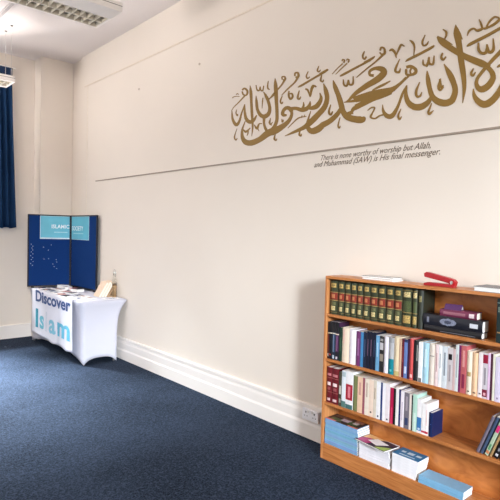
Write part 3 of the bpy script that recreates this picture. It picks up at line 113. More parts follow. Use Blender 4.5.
('mark',[1.714,2.712,1.703,2.711,1.714,2.698,1.7,2.696,1.714,2.682,1.697,2.68,1.713,2.668,1.694,2.667,1.709,2.655,1.692,2.661,1.695,2.647,1.698,2.664,1.687,2.652,1.696,2.663,1.683,2.658,1.69,2.666,1.68,2.662,1.683,2.667]),
]
ROW1=[
(2.3970,2.3370,0.246),
(2.3360,2.2780,0.247),
(2.2780,2.2220,0.247),
(2.2220,2.1690,0.248),
(2.1690,2.1170,0.249),
(2.1160,2.0580,0.250),
(2.0580,1.9950,0.250),
(1.9950,1.9320,0.251),
(1.9320,1.8690,0.252),
(1.8690,1.8100,0.253),
(1.8090,1.7370,0.253),
(1.7340,1.6840,0.253),
(1.6840,1.6190,0.255),
]
ROW2=[
(2.4300,2.4040,0.277),
(2.4040,2.3750,0.281),
(2.3750,2.3450,0.283),
(2.3450,2.3130,0.284),
(2.3120,2.2820,0.250),
(2.2820,2.2210,0.255),
(2.2190,2.1620,0.253),
(2.1600,2.1200,0.247),
(2.1200,2.0980,0.248),
(2.0980,2.0700,0.252),
(2.0700,2.0460,0.259),
(2.0450,2.0190,0.261),
(2.0190,1.9940,0.262),
(1.9930,1.9640,0.246),
(1.9640,1.9310,0.247),
(1.9310,1.8970,0.250),
(1.8950,1.8540,0.250),
(1.8530,1.8110,0.260),
(1.8110,1.7960,0.255),
(1.7960,1.7770,0.255),
(1.7770,1.7530,0.258),
(1.7530,1.7380,0.263),
(1.7380,1.7100,0.268),
(1.7100,1.6930,0.263),
(1.6930,1.6750,0.263),
(1.6740,1.6470,0.259),
(1.6470,1.6050,0.260),
(1.6030,1.5620,0.259),
(1.5610,1.5400,0.262),
(1.5390,1.5160,0.262),
(1.5150,1.4820,0.262),
(1.4810,1.4470,0.256),
(1.4470,1.4310,0.255),
(1.4320,1.4110,0.284),
(1.4110,1.3990,0.285),
(1.3980,1.3650,0.287),
(1.3640,1.3320,0.261),
(1.3310,1.2940,0.258),
(1.2930,1.2680,0.266),
(1.2680,1.2400,0.266),
(1.2390,1.2250,0.272),
(1.2250,1.2120,0.271),
(1.2120,1.1990,0.270),
(1.1970,1.1670,0.258),
]
ROW3=[
(2.4290,2.3690,0.270),
(2.3670,2.3070,0.270),
(2.3020,2.2730,0.256),
(2.2720,2.2360,0.272),
(2.2350,2.1740,0.276),
(2.1730,2.1340,0.257),
(2.1330,2.0890,0.259),
(2.0890,2.0710,0.260),
(2.0710,2.0360,0.259),
(2.0360,2.0000,0.260),
(2.0000,1.9760,0.263),
(1.9760,1.9430,0.262),
(1.9420,1.9280,0.263),
(1.9280,1.9050,0.265),
(1.9050,1.8710,0.266),
(1.8690,1.8430,0.247),
(1.8430,1.8260,0.246),
(1.8260,1.8030,0.259),
(1.8020,1.7890,0.249),
(1.7890,1.7640,0.244),
(1.7630,1.7260,0.240),
(1.7260,1.7100,0.239),
(1.7100,1.7010,0.236),
(1.7020,1.6710,0.246),
(1.6700,1.6390,0.223),
(1.6380,1.6150,0.203),
(1.6150,1.5910,0.208),
(1.5870,1.4860,0.156),
]
CAP1=(2.705,2.269,0.948)
CAP2=(2.777,2.219,1.089)
import bpy, bmesh, math, random
from mathutils import Vector, Matrix, Euler
random.seed(4)
PI = math.pi
C = bpy.context.scene.collection

# ------------------------------------------------------------------ materials
def lin(c):
    return tuple(((v/255.0)/12.92 if v/255.0 <= .04045 else ((v/255.0+.055)/1.055)**2.4) for v in c)
MATS = {}
def mat(rgb, rough=.6, spec=.3, metal=0.0, var=.06, scale=40.0, bump=0.0, bscale=200.0):
    key = (rgb, rough, spec, metal, var, scale, bump, bscale)
    if key in MATS: return MATS[key]
    m = bpy.data.materials.new('surface'); m.use_nodes = True
    nt = m.node_tree; b = nt.nodes['Principled BSDF']
    tc = nt.nodes.new('ShaderNodeTexCoord')
    nz = nt.nodes.new('ShaderNodeTexNoise'); nz.inputs['Scale'].default_value = scale
    nt.links.new(tc.outputs['Object'], nz.inputs['Vector'])
    cr = nt.nodes.new('ShaderNodeValToRGB')
    l = lin(rgb)
    cr.color_ramp.elements[0].position = .3; cr.color_ramp.elements[1].position = .7
    cr.color_ramp.elements[0].color = (*[max(0, v*(1-var)) for v in l], 1)
    cr.color_ramp.elements[1].color = (*[min(1, v*(1+var)) for v in l], 1)
    nt.links.new(nz.outputs['Fac'], cr.inputs['Fac']); nt.links.new(cr.outputs['Color'], b.inputs['Base Color'])
    b.inputs['Roughness'].default_value = rough; b.inputs['Metallic'].default_value = metal
    b.inputs['Specular IOR Level'].default_value = spec
    if bump:
        n2 = nt.nodes.new('ShaderNodeTexNoise'); n2.inputs['Scale'].default_value = bscale
        nt.links.new(tc.outputs['Object'], n2.inputs['Vector'])
        bp = nt.nodes.new('ShaderNodeBump'); bp.inputs['Strength'].default_value = bump; bp.inputs['Distance'].default_value = .004
        nt.links.new(n2.outputs['Fac'], bp.inputs['Height']); nt.links.new(bp.outputs['Normal'], b.inputs['Normal'])
    MATS[key] = m; return m
def wood(name, a, bcol, stretch=(30, 2.2, 30)):
    m = bpy.data.materials.new(name); m.use_nodes = True; nt = m.node_tree; b = nt.nodes['Principled BSDF']
    tc = nt.nodes.new('ShaderNodeTexCoord'); mp = nt.nodes.new('ShaderNodeMapping'); mp.inputs['Scale'].default_value = stretch
    nt.links.new(tc.outputs['Object'], mp.inputs['Vector'])
    nz = nt.nodes.new('ShaderNodeTexNoise'); nz.inputs['Scale'].default_value = 2.0; nz.inputs['Detail'].default_value = 6; nz.inputs['Distortion'].default_value = 1.2
    nt.links.new(mp.outputs['Vector'], nz.inputs['Vector'])
    cr = nt.nodes.new('ShaderNodeValToRGB'); e = cr.color_ramp.elements
    e[0].position = .32; e[1].position = .68; e[0].color = (*lin(a), 1); e[1].color = (*lin(bcol), 1)
    nt.links.new(nz.outputs['Fac'], cr.inputs['Fac']); nt.links.new(cr.outputs['Color'], b.inputs['Base Color'])
    b.inputs['Roughness'].default_value = .38; b.inputs['Specular IOR Level'].default_value = .4
    bp = nt.nodes.new('ShaderNodeBump'); bp.inputs['Strength'].default_value = .08
    nt.links.new(nz.outputs['Fac'], bp.inputs['Height']); nt.links.new(bp.outputs['Normal'], b.inputs['Normal'])
    return m
def carpet():
    m = bpy.data.materials.new('blue_carpet'); m.use_nodes = True; nt = m.node_tree; b = nt.nodes['Principled BSDF']
    tc = nt.nodes.new('ShaderNodeTexCoord')
    n1 = nt.nodes.new('ShaderNodeTexNoise'); n1.inputs['Scale'].default_value = 38; n1.inputs['Detail'].default_value = 5; n1.inputs['Roughness'].default_value = .8
    n2 = nt.nodes.new('ShaderNodeTexVoronoi'); n2.inputs['Scale'].default_value = 90
    n3 = nt.nodes.new('ShaderNodeTexNoise'); n3.inputs['Scale'].default_value = 1.3; n3.inputs['Detail'].default_value = 3
    for n in (n1, n2, n3): nt.links.new(tc.outputs['Object'], n.inputs['Vector'])
    cr = nt.nodes.new('ShaderNodeValToRGB'); e = cr.color_ramp.elements
    e[0].position = .42; e[1].position = .74; e[0].color = (*lin(CARPET_A), 1); e[1].color = (*lin(CARPET_B), 1)
    mx = nt.nodes.new('ShaderNodeMath'); mx.operation = 'MULTIPLY_ADD'; mx.inputs[1].default_value = .35; 
    nt.links.new(n2.outputs['Distance'], mx.inputs[0]); 
    m3 = nt.nodes.new('ShaderNodeMath'); m3.operation = 'MULTIPLY_ADD'; m3.inputs[1].default_value = .25
    nt.links.new(n3.outputs['Fac'], m3.inputs[0]); m4 = nt.nodes.new('ShaderNodeMath'); m4.operation = 'MULTIPLY'; m4.inputs[1].default_value = .62
    nt.links.new(n1.outputs['Fac'], m4.inputs[0]); nt.links.new(m4.outputs[0], m3.inputs[2]); nt.links.new(m3.outputs[0], mx.inputs[2])
    nt.links.new(mx.outputs[0], cr.inputs['Fac']); nt.links.new(cr.outputs['Color'], b.inputs['Base Color'])
    b.inputs['Roughness'].default_value = .95; b.inputs['Specular IOR Level'].default_value = .1
    bp = nt.nodes.new('ShaderNodeBump'); bp.inputs['Strength'].default_value = .7; bp.inputs['Distance'].default_value = .01
    nt.links.new(mx.outputs[0], bp.inputs['Height']); nt.links.new(bp.outputs['Normal'], b.inputs['Normal'])
    return m
def glass():
    m = bpy.data.materials.new('clear_glass'); m.use_nodes = True; b = m.node_tree.nodes['Principled BSDF']
    b.inputs['Transmission Weight'].default_value = 1; b.inputs['Roughness'].default_value = .02; b.inputs['IOR'].default_value = 1.2
    b.inputs['Base Color'].default_value = (.93, .96, .95, 1); return m
CARPET_A = (2, 7, 16); CARPET_B = (54, 66, 85)
WALL = (230, 220, 208)
m_wall = mat(WALL, .85, .15, var=.012, scale=1.5, bump=.12, bscale=60)
m_ceil = mat((228, 220, 216), .9, .1, var=.01, scale=2)
m_trim = mat((238, 232, 226), .45, .35, var=.01, scale=3)
m_carp = carpet()
m_wood = wood('tan_veneer', (172, 104, 52), (202, 134, 78))
m_woodv = wood('tan_veneer_upright', (178, 112, 62), (208, 146, 92), (30, 30, 2.2))
m_back = wood('brown_back_board', (174, 100, 46), (210, 134, 70), (10, 3, 6))
m_gold = mat((140, 107, 44), .5, .35, var=.03)
m_metal = mat((190, 190, 188), .3, .5, 1.0, var=.02)
m_white = mat((240, 240, 244), .6, .2, var=.01)
m_black = mat((22, 22, 26), .45, .3)
m_page = mat((236, 228, 212), .9, .1, var=.05, scale=160)
m_pagew = mat((244, 242, 238), .9, .1, var=.03, scale=160)

# ------------------------------------------------------------------ geometry
def link(name, bm, m, parent=None, smooth=False, bevel=0):
    bmesh.ops.recalc_face_normals(bm, faces=bm.faces)
    me = bpy.data.meshes.new(name); bm.to_mesh(me); bm.free()
    o = bpy.data.objects.new(name, me); C.objects.link(o)
    for mm in (m if isinstance(m, (list, tuple)) else [m]): me.materials.append(mm)
    if smooth:
        for p in me.polygons: p.use_smooth = True
    if parent: o.parent = parent
    if bevel:
        b = o.modifiers.new('bevel', 'BEVEL'); b.width = bevel; b.segments = 2; b.limit_method = 'ANGLE'
    return o
def box(bm, x0, x1, y0, y1, z0, z1, mi=0):
    vs = [bm.verts.new(p) for p in ((x0,y0,z0),(x1,y0,z0),(x1,y1,z0),(x0,y1,z0),(x0,y0,z1),(x1,y0,z1),(x1,y1,z1),(x0,y1,z1))]
    for f in ((0,3,2,1),(4,5,6,7),(0,1,5,4),(1,2,6,5),(2,3,7,6),(3,0,4,7)):
        bm.faces.new([vs[i] for i in f]).material_index = mi
def boxes(name, lst, m, parent=None, bevel=0):
    bm = bmesh.new()
    for b in lst: box(bm, *b)
    return link(name, bm, m, parent, bevel=bevel)
def prism(bm, pts, axis, a0, a1):
    """extrude a closed 2-D outline along an axis (0 x, 1 y, 2 z)"""
    def P(p, a):
        if axis == 0: return (a, p[0], p[1])
        if axis == 1: return (p[0], a, p[1])
        return (p[0], p[1], a)
    A = [bm.verts.new(P(p, a0)) for p in pts]; B = [bm.verts.new(P(p, a1)) for p in pts]
    n = len(pts)
    bm.faces.new(A); bm.faces.new(B[::-1])
    for i in range(n): bm.faces.new((A[i], A[(i+1)%n], B[(i+1)%n], B[i]))
def tube(bm, pts, r, seg=8):
    rings = []
    pts = [Vector(p) for p in pts]
    for i, p in enumerate(pts):
        t = (pts[min(i+1, len(pts)-1)] - pts[max(i-1, 0)]).normalized()
        a = Vector((0,0,1)) if abs(t.z) < .9 else Vector((1,0,0))
        u = t.cross(a).normalized(); v = t.cross(u)
        rr = r[i] if isinstance(r, (list, tuple)) else r
        rings.append([bm.verts.new(p + (u*math.cos(2*PI*k/seg) + v*math.sin(2*PI*k/seg))*rr) for k in range(seg)])
    for a, b in zip(rings, rings[1:]):
        for k in range(seg): bm.faces.new((a[k], a[(k+1)%seg], b[(k+1)%seg], b[k]))
    bm.faces.new(rings[0][::-1]); bm.faces.new(rings[-1])
def lathe(bm, prof, cx=0, cy=0, seg=16):
    rings = [[bm.verts.new((cx + r*math.cos(2*PI*k/seg), cy + r*math.sin(2*PI*k/seg), z)) for k in range(seg)] for r, z in prof]
    for a, b in zip(rings, rings[1:]):
        for k in range(seg): bm.faces.new((a[k], a[(k+1)%seg], b[(k+1)%seg], b[k]))
    bm.faces.new(rings[0][::-1]); bm.faces.new(rings[-1])
def tag(o, label, cat, group=None):
    o['label'] = label; o['category'] = cat
    if group: o['group'] = group
    return o
def thing(name, label, cat, loc=(0,0,0), group=None, rot=(0,0,0)):
    o = bpy.data.objects.new(name, None); C.objects.link(o); o.empty_display_size = .1
    o.location = loc; o.rotation_euler = rot
    return tag(o, label, cat, group)
def struct(o): o['kind'] = 'structure'; return o
def text_mesh(name, s, m, size, mtx, parent=None, shear=0, offset=0, extrude=.0006, width=None, spacing=1.0):
    cu = bpy.data.curves.new(name, 'FONT'); cu.body = s; cu.size = size; cu.shear = shear; cu.offset = offset
    cu.extrude = extrude; cu.space_character = spacing; cu.resolution_u = 3
    t = bpy.data.objects.new('text_source', cu); C.objects.link(t); bpy.context.view_layer.update()
    me = bpy.data.meshes.new_from_object(t.evaluated_get(bpy.context.evaluated_depsgraph_get()))
    bpy.data.objects.remove(t)
    if width:
        xs = [v.co.x for v in me.vertices]; k = width/(max(xs)-min(xs)); x0 = min(xs)
        for v in me.vertices: v.co.x = (v.co.x-x0)*k
    me.name = name; me.transform(mtx); me.materials.clear(); me.materials.append(m)
    o = bpy.data.objects.new(name, me); C.objects.link(o)
    if parent: o.parent = parent
    return o
def face_mx(x, y, z):      # lettering on a surface that looks towards -X, reading towards -Y
    return Matrix(((0,0,-1,x),(-1,0,0,y),(0,1,0,z),(0,0,0,1)))
def face_my(x, y, z):      # lettering on a surface that looks towards -Y
    return Matrix(((1,0,0,x),(0,0,-1,y),(0,1,0,z),(0,0,0,1)))

# ------------------------------------------------------------------ camera
yaw, pit, rol, FPX = math.radians(41.68), math.radians(2.02), math.radians(1.42), 509.0
fw = Vector((math.sin(yaw)*math.cos(pit), math.cos(yaw)*math.cos(pit), -math.sin(pit)))
rt = fw.cross(Vector((0,0,1))).normalized(); up = rt.cross(fw)
r2 = rt*math.cos(rol) + up*math.sin(rol); u2 = -rt*math.sin(rol) + up*math.cos(rol)
cam = bpy.data.cameras.new('camera'); co = bpy.data.objects.new('camera', cam); C.objects.link(co)
co.matrix_world = Matrix(((r2.x,u2.x,-fw.x,0),(r2.y,u2.y,-fw.y,0),(r2.z,u2.z,-fw.z,1.68),(0,0,0,1)))
cam.sensor_width = 36; cam.lens = 36*FPX/500; cam.clip_start = .05
bpy.context.scene.camera = co

# ------------------------------------------------------------------ the room
XL, XR, YB, YE, H = -2.9, 3.15, -3.0, 8.03, 4.19
struct(boxes('floor', [(XL-.2, XR+.2, YB-.2, YE+.2, -.1, 0)], m_carp))
struct(boxes('ceiling', [(XL-.2, XR+.25, YB-.2, YE+.25, H, H+.1)], m_ceil))
struct(boxes('wall_right', [(XR, XR+.2, YB-.2, 7.38, 0, H), (XR+.035, XR+.2, 7.38, YE+.2, 0, H)], m_wall))
struct(boxes('wall_end', [(2.70, XR+.03, 7.75, YE, 0, H), (2.2, XR+.2, YE, YE+.2, 0, H), (XL, .2, YE, YE+.2, 0, H),
                          (.2, 2.2, YE, YE+.2, 0, 1.75), (.2, 2.2, YE, YE+.2, 3.9, H)], m_wall))
struct(boxes('wall_back', [(XL, -1.3, YB-.2, YB, 0, H), (1.75, XR+.2, YB-.2, YB, 0, H), (-1.3, 1.75, YB-.2, YB, 0, 1.1), (-1.3, 1.75, YB-.2, YB, 3.45, H)], m_wall))
struct(boxes('wall_left', [(XL-.2, XL, YB, 0, 0, H), (XL-.2, XL, 0, 5.2, 0, 1.1), (XL-.2, XL, 0, 5.2, 3.7, H), (XL-.2, XL, 5.2, YE+.2, 0, H), (XL-.2, XL, 2.4, 2.8, 1.1, 3.7)], m_wall))
# skirting with a cable duct above it, the wall's own trim
def skirt_profile(flip=1, x=0):
    return [(x, .001), (x-.03*flip, .001), (x-.03*flip, .115), (x-.022*flip, .135), (x-.022*flip, .205), (x-.016*flip, .232), (x-.012*flip, .236),
            (x-.012*flip, .242), (x-.026*flip, .246), (x-.026*flip, .272), (x-.02*flip, .278), (x, .278)]
bm = bmesh.new(); prism(bm, skirt_profile(1, XR), 1, YB, 7.38); struct(link('baseboard_right', bm, m_trim))
bm = bmesh.new(); box(bm, 2.676, XR+.03, 7.724, 7.75, .001, .2); box(bm, 2.676, 2.70, 7.75, YE, .001, .2); box(bm, XL, 2.676, YE-.026, YE, .001, .2)
struct(link('baseboard_end', bm, m_trim, bevel=.004))
bm = bmesh.new(); box(bm, XL, XL+.026, YB, YE, .001, .2); struct(link('baseboard_left', bm, m_trim))
struct(boxes('trim_1', [(XR-.006, XR, YB, 7.25, 3.730, 3.744)], mat((222, 208, 190), .7)))
struct(boxes('trim_2', [(XR-.008, XR, YB, 6.84, 2.337, 2.350)], mat((158, 144, 130), .7)))
struct(boxes('trim_3', [(1.79, 1.83, 2.5, YE, H-.03, H)], mat((176, 170, 168), .6), bevel=.004))
struct(boxes('trim_4', [(XR-.003, XR, 7.14, 7.16, .28, 3.73)], mat((232, 221, 206), .8)))
# windows
def window(n, x0, x1, y0, y1, z0, z1, nx, nz):
    """frame with glazing bars in an opening; the long side lies in x or in y"""
    bm = bmesh.new(); alongx = (x1-x0) > (y1-y0); f = .055
    def B(a0, a1, c0, c1):
        if alongx: box(bm, a0, a1, y0, y1, c0, c1)
        else: box(bm, x0, x1, a0, a1, c0, c1)
    a0, a1 = (x0, x1) if alongx else (y0, y1)
    B(a0, a0+f, z0, z1); B(a1-f, a1, z0, z1); B(a0+f, a1-f, z0, z0+f); B(a0+f, a1-f, z1-f, z1)
    for i in range(1, nx):
        a = a0+(a1-a0)*i/nx; B(a-.02, a+.02, z0+f, z1-f)
    for i in range(1, nz):
        z = z0+(z1-z0)*i/nz; B(a0+f, a1-f, z-.018, z+.018)
    return struct(link('window_%d' % n, bm, m_trim))
window(1, .2, 2.2, YE+.08, YE+.13, 1.75, 3.9, 2, 3)
window(2, -1.3, 1.75, YB-.13, YB-.08, 1.1, 3.45, 3, 2)
window(3, XL-.13, XL-.08, 0, 2.4, 1.1, 3.7, 2, 2)
window(4, XL-.13, XL-.08, 2.8, 5.2, 1.1, 3.7, 2, 2)
# ------------------------------------------------------------------ light
def area(name, loc, rot, sx, sy, power, col):
    l = bpy.data.lights.new(name, 'AREA'); l.shape = 'RECTANGLE'; l.size = sx; l.size_y = sy; l.energy = power; l.color = col
    o = bpy.data.objects.new(name, l); C.objects.link(o); o.location = loc; o.rotation_euler = rot; return o
def area_at(name, loc, target, sx, sy, power, col):
    d = Vector(target)-Vector(loc)
    return area(name, loc, d.to_track_quat('-Z', 'Y').to_euler(), sx, sy, power, col)
area_at('daylight_end_window', (.9, 11.0, 7.0), (1.3, 5.6, 0), 2.0, 1.6, P_END, (.86, .94, 1.0))
area('daylight_end_window', (1.2, YE+.25, 2.82), (-PI/2, 0, 0), 1.9, 2.05, P_END2, (.95, .97, 1.0))
area_at('back_window_daylight_and_fill', (-6.5, -19.0, 6.8), (3.0, 2.8, 1.2), 2.4, 4.4, P_BACK, (.84, .92, 1.0))
area('left_window_fill', (XL-.3, 1.2, 2.4), (0, -PI/2, 0), 2.5, 2.3, P_LEFT, (1.0, .95, .91))  # weak ambient fill added at the unseen left opening
area('left_window_fill', (XL-.3, 4.0, 2.4), (0, -PI/2, 0), 2.5, 2.3, P_LEFT2, (1.0, .95, .91))  # broad ambient fill, added to brighten the middle of the long wall
area_at('ceiling_fill_end', (1.0, 12.6, -1.2), (1.3, 6.0, H), 5.0, 3.0, P_CEIL_FILL, (1.0, .95, .93))  # added uplight outside the end window, brightens the ceiling like ground bounce
area_at('ceiling_fill_left', (XL-2.2, 3.2, -.6), (1.0, 4.2, H), 2.0, 3.0, P_CEIL_FILL2, (1.0, .95, .93))  # second added uplight, through the left openings, lifts the whole ceiling
area('back_window_daylight_and_fill', (.22, YB-.3, 2.27), (PI/2, 0, 0), 2.9, 2.2, P_BACK2, (1.0, .96, .92))  # broad fill added at the back opening for the far walls
w = bpy.data.worlds.new('world'); bpy.context.scene.world = w; w.use_nodes = True
w.node_tree.nodes['Background'].inputs[0].default_value = (.75, .87, 1, 1); w.node_tree.nodes['Background'].inputs[1].default_value = .6
vs = bpy.context.scene.view_settings; vs.view_transform = 'Standard'; vs.look = 'None'; vs.gamma = 1; vs.use_curve_mapping = False; vs.exposure = 0.04
# ------------------------------------------------------------------ wall calligraphy and its caption
call = thing('wall_calligraphy', 'large gold Arabic calligraphy lettering across the cream wall above the bookcase', 'wall lettering', (XR, 2.6, 2.5))
WORDS = {}
def stroke(bm, fl, dep):
    n = len(fl)//4; rows = []
    for i in range(n):
        ly, lz, ry, rz = fl[4*i:4*i+4]
        rows.append([bm.verts.new((-x, y-2.6, z-2.5)) for x, y, z in ((dep+.00003*i, ly, lz), (dep+.00003*i, ry, rz), (0, ly, lz), (0, ry, rz))])
    for a, c in zip(rows, rows[1:]):
        bm.faces.new((a[0], a[1], c[1], c[0]))
        bm.faces.new((a[0], c[0], c[2], a[2])); bm.faces.new((a[1], a[3], c[3], c[1]))
    bm.faces.new((rows[0][0], rows[0][2], rows[0][3], rows[0][1])); bm.faces.new((rows[-1][0], rows[-1][1], rows[-1][3], rows[-1][2]))
for si, (w_, fl) in enumerate(STROKES):
    dep = .0010 + .00004*si
    if w_ == 'mark':
        bm = bmesh.new(); stroke(bm, fl, dep); link('vowel_mark', bm, m_gold, call)
    else: WORDS.setdefault(w_, []).append((fl, dep))
for w_, strokes in WORDS.items():
    bm = bmesh.new()
    for fl, dep in strokes: stroke(bm, fl, dep)
    link('word', bm, m_gold, call)
cap = thing('wall_caption', 'two lines of small dark italic English lettering under the calligraphy', 'wall lettering', (XR, 2.3, 2.25))
m_cap = mat((104, 88, 70), .6)
for s, y0, z0, wd in (('There is none worthy of worship but Allah,', *CAP1), ('and Muhammad (SAW) is His final messenger.', *CAP2)):
    o = text_mesh('caption_line', s, m_cap, .062, face_mx(-.0015, y0-2.3, z0-2.25), cap, shear=.42, offset=0, extrude=.0003, width=wd)

# small screws left in the wall
for i, (y, z, lb) in enumerate(((5.66, 3.40, 'small grey screw in the cream wall, the left one below the upper rail'), (4.40, 3.42, 'small grey screw in the cream wall, the right one below the upper rail'))):
    bm = bmesh.new(); tube(bm, [(XR-.008, y, z), (XR+.003, y, z)], .012, 10); tag(link('screw', bm, mat((190, 176, 160), .5)), lb, 'screw', 'screws in the long wall')

# ------------------------------------------------------------------ double socket on the skirting
so = thing('wall_socket', 'white double power socket on the skirting left of the bookcase', 'socket', (XR-.03, 2.70, .205))
boxes('face_plate', [(-.02, .0, -.085, .085, -.045, .045)], m_white, so, bevel=.004)
for s in (-1, 1):
    boxes('socket_holes', [(-.0215, -.02, s*.045-.004, s*.045+.004, .012, .026), (-.0215, -.02, s*.045-.018, s*.045-.009, -.014, -.009), (-.0215, -.02, s*.045+.009, s*.045+.018, -.014, -.009)], m_black, so)
    boxes('switch', [(-.025, -.02, s*.022-.007, s*.022+.007, .018, .036)], mat((228, 226, 222), .5), so, bevel=.001)

# ------------------------------------------------------------------ bookcase
F, K, Y0, Y1, TOP = 2.93, 3.115, .86, 2.44, 1.37
bc = thing('bookcase', 'low open tan wooden bookcase full of books against the cream wall', 'bookcase', ((F+K)/2, (Y0+Y1)/2, 0))
def bcb(name, lst, m, bev=.0015):
    ox, oy = (F+K)/2, (Y0+Y1)/2
    return boxes(name, [(a-ox, b-ox, c-oy, d-oy, e, f) for a, b, c, d, e, f in lst], m, bc, bev)
bcb('side_panel', [(F, K, Y1-.02, Y1, 0, TOP-.02)], m_woodv)
bcb('side_panel', [(F, K, Y0, Y0+.02, 0, TOP-.02)], m_woodv)
bcb('top_panel', [(F, K, Y0, Y1, TOP-.02, TOP)], m_wood)
for z in (1.09, .756, .43): bcb('shelf', [(F+.004, K-.006, Y0+.02, Y1-.02, z-.02, z)], m_wood)
bcb('bottom_shelf', [(F+.002, K-.006, Y0+.02, Y1-.02, .1, .12)], m_wood)
bcb('plinth', [(F+.001, F+.019, Y0+.02, Y1-.02, 0, .1)], m_wood)
bcb('back_panel', [(K-.006, K, Y0+.02, Y1-.02, 0.1, TOP-.02)], m_back)

# ------------------------------------------------------------------ books
def book_parts(root, w, h, d, col, marks=(), hard=True, page=None, rough=.45, bul=None):
    """x: thickness (centred), y: spine at 0 going in, z: height"""
    cm = mat(col, rough, .35, var=.05, scale=30); t = .0025 if hard else .0009
    e = .003 if hard else 0.0
    bm = bmesh.new()
    # spine: slightly rounded, closed outline in x-y together with both boards
    n = 8; bul = bul or min(.006, w*.18) if hard else min(.0012, w*.08)
    outer = [(-w/2, d)] + [(-w/2 + w*i/n, bul - bul*math.sin(PI*i/n)) for i in range(n+1)] + [(w/2, d)]
    inner = [(w/2-t, d)] + [(w/2-t-(w-2*t)*i/n, bul+t - (bul)*math.sin(PI*i/n)) for i in range(n+1)] + [(-w/2+t, d)]
    prism(bm, outer+inner, 2, 0, h)
    link('cover', bm, cm, root, bevel=0)
    boxes('page_block', [(-w/2+t, w/2-t, bul+t+.0005, d-e, e, h-e)], page or m_page, root)
    for mk_ in marks:
        if len(mk_) > 4 and mk_[4] == 'silver_medallion':
            zc, zr, xr = h*(mk_[0]+mk_[1])/2, h*(mk_[1]-mk_[0])/2, w*mk_[3]/2
            bm = bmesh.new(); prism(bm, [(xr*math.cos(a*PI/10)*(1+.12*math.cos(a*PI/10*8)), zc+zr*math.sin(a*PI/10)) for a in range(20)], 1, -.001-.0004*(zr < .05), .003)
            link(mk_[4], bm, mat(mk_[2], .4, .4, var=.35, scale=90), root); continue
        z0, z1, c = mk_[:3]; wf = mk_[3] if len(mk_) > 3 else .999; nm = mk_[4] if len(mk_) > 4 else 'spine_label'
        cxf = mk_[5] if len(mk_) > 5 else 0
        bm = bmesh.new(); pr = .0005
        xs = [max(-1, min(1, cxf + wf*(2*i/8-1))) for i in range(9)]
        f_ = lambda u: bul - bul*math.sin(PI*(u+1)/2) - pr
        o_ = [(w/2*u, f_(u)) for u in xs]; i_ = [(w/2*u, f_(u)+pr+.0004) for u in xs[::-1]]
        prism(bm, o_+i_, 2, h*z0, h*z1)
        link(nm, bm, mat(c, .45, .35, var=.6 if nm == 'gilt_ornament' else (.3 if nm == 'title_label' and h > .24 and w > .05 else .08), scale=150 if nm == 'gilt_ornament' else 120), root)
def shelf_book(y0, y1, h, z, d, label, col, marks=(), group=None, hard=True, page=None, lean=0, x=2.945, name='book', bul=None):
    w = (y0-y1)*.985
    r = thing(name, label, 'book', (x, (y0+y1)/2, z+.0005), group, (0, 0, -PI/2))
    book_parts(r, w, h, d, col, marks, hard, page, bul=bul)
    return r
# --- top row: the matching set (one built, the others copied)
GR, GO, RE, CRM = (50, 56, 36), (178, 150, 88), (128, 42, 28), (196, 178, 126)
set_marks = ((.80, .93, GO, .62, 'gilt_ornament'), (.84, .89, (122, 104, 62), .3, 'gilt_ornament'), (.655, .67, GO, 1), (.44, .645, RE, .88, 'title_label'), (.412, .427, GO, 1), (.12, .25, CRM, .5, 'gilt_ornament'), (.27, .38, (96, 98, 66), .6, 'gilt_ornament'), (.06, .07, (130, 112, 70), 1), (.49, .6, (190, 120, 80), .4, 'title_mark'))
def copy_tree(o, parent=None):
    c = o.copy(); C.objects.link(c); c.parent = parent
    for ch in list(o.children): copy_tree(ch, c)
    return c
ords = ['against the left panel', 'second from the left panel', 'third from the left panel', 'fourth from the left panel', 'fifth from the left panel', 'sixth of the ten', 'seventh of the ten', 'eighth of the ten', 'ninth of the ten', 'rightmost of the ten']
y0, y1, h = ROW1[0]
first = shelf_book(2.415, y1, .247, 1.09, .155, 'x', GR, set_marks, 'green and gilt volumes on the top shelf', bul=.013)
for i in range(10):
    y0, y1, h = ROW1[i]
    if i == 0: y0 = 2.415
    o = first if i == 0 else copy_tree(first)
    o.location.y = (y0+y1)/2; o.scale = ((y0-y1)*.985/((2.415-ROW1[0][1])*.985), 1, 1)
    o['label'] = 'green gilt volume with red title label on the top shelf, ' + ords[i]
plain = ((.95, .96, GO, 1), (.78, .92, CRM, .7, 'gilt_ornament'), (.40, .68, (74, 84, 50), .8, 'title_label'), (.37, .385, GO, 1), (.1, .3, GO, .75, 'gilt_ornament'))
for i, lb in ((10, 'green gilt volume without red label, right after the red-labelled set'), (11, 'dark green gilt volume, second without a red label'), (12, 'blackish green volume at the right end of the old set, next to the lying books')):
    y0, y1, h = ROW1[i]
    if i == 11: y1 = 1.697
    if i == 12: y0, y1 = 1.696, 1.66
    shelf_book(y0, y1, .247, 1.09, .155, lb, GR if i < 12 else (38, 42, 32), plain if i < 12 else ((.7, .86, (120, 112, 74), .6, 'gilt_ornament'),), 'green and gilt volumes on the top shelf', bul=.013)
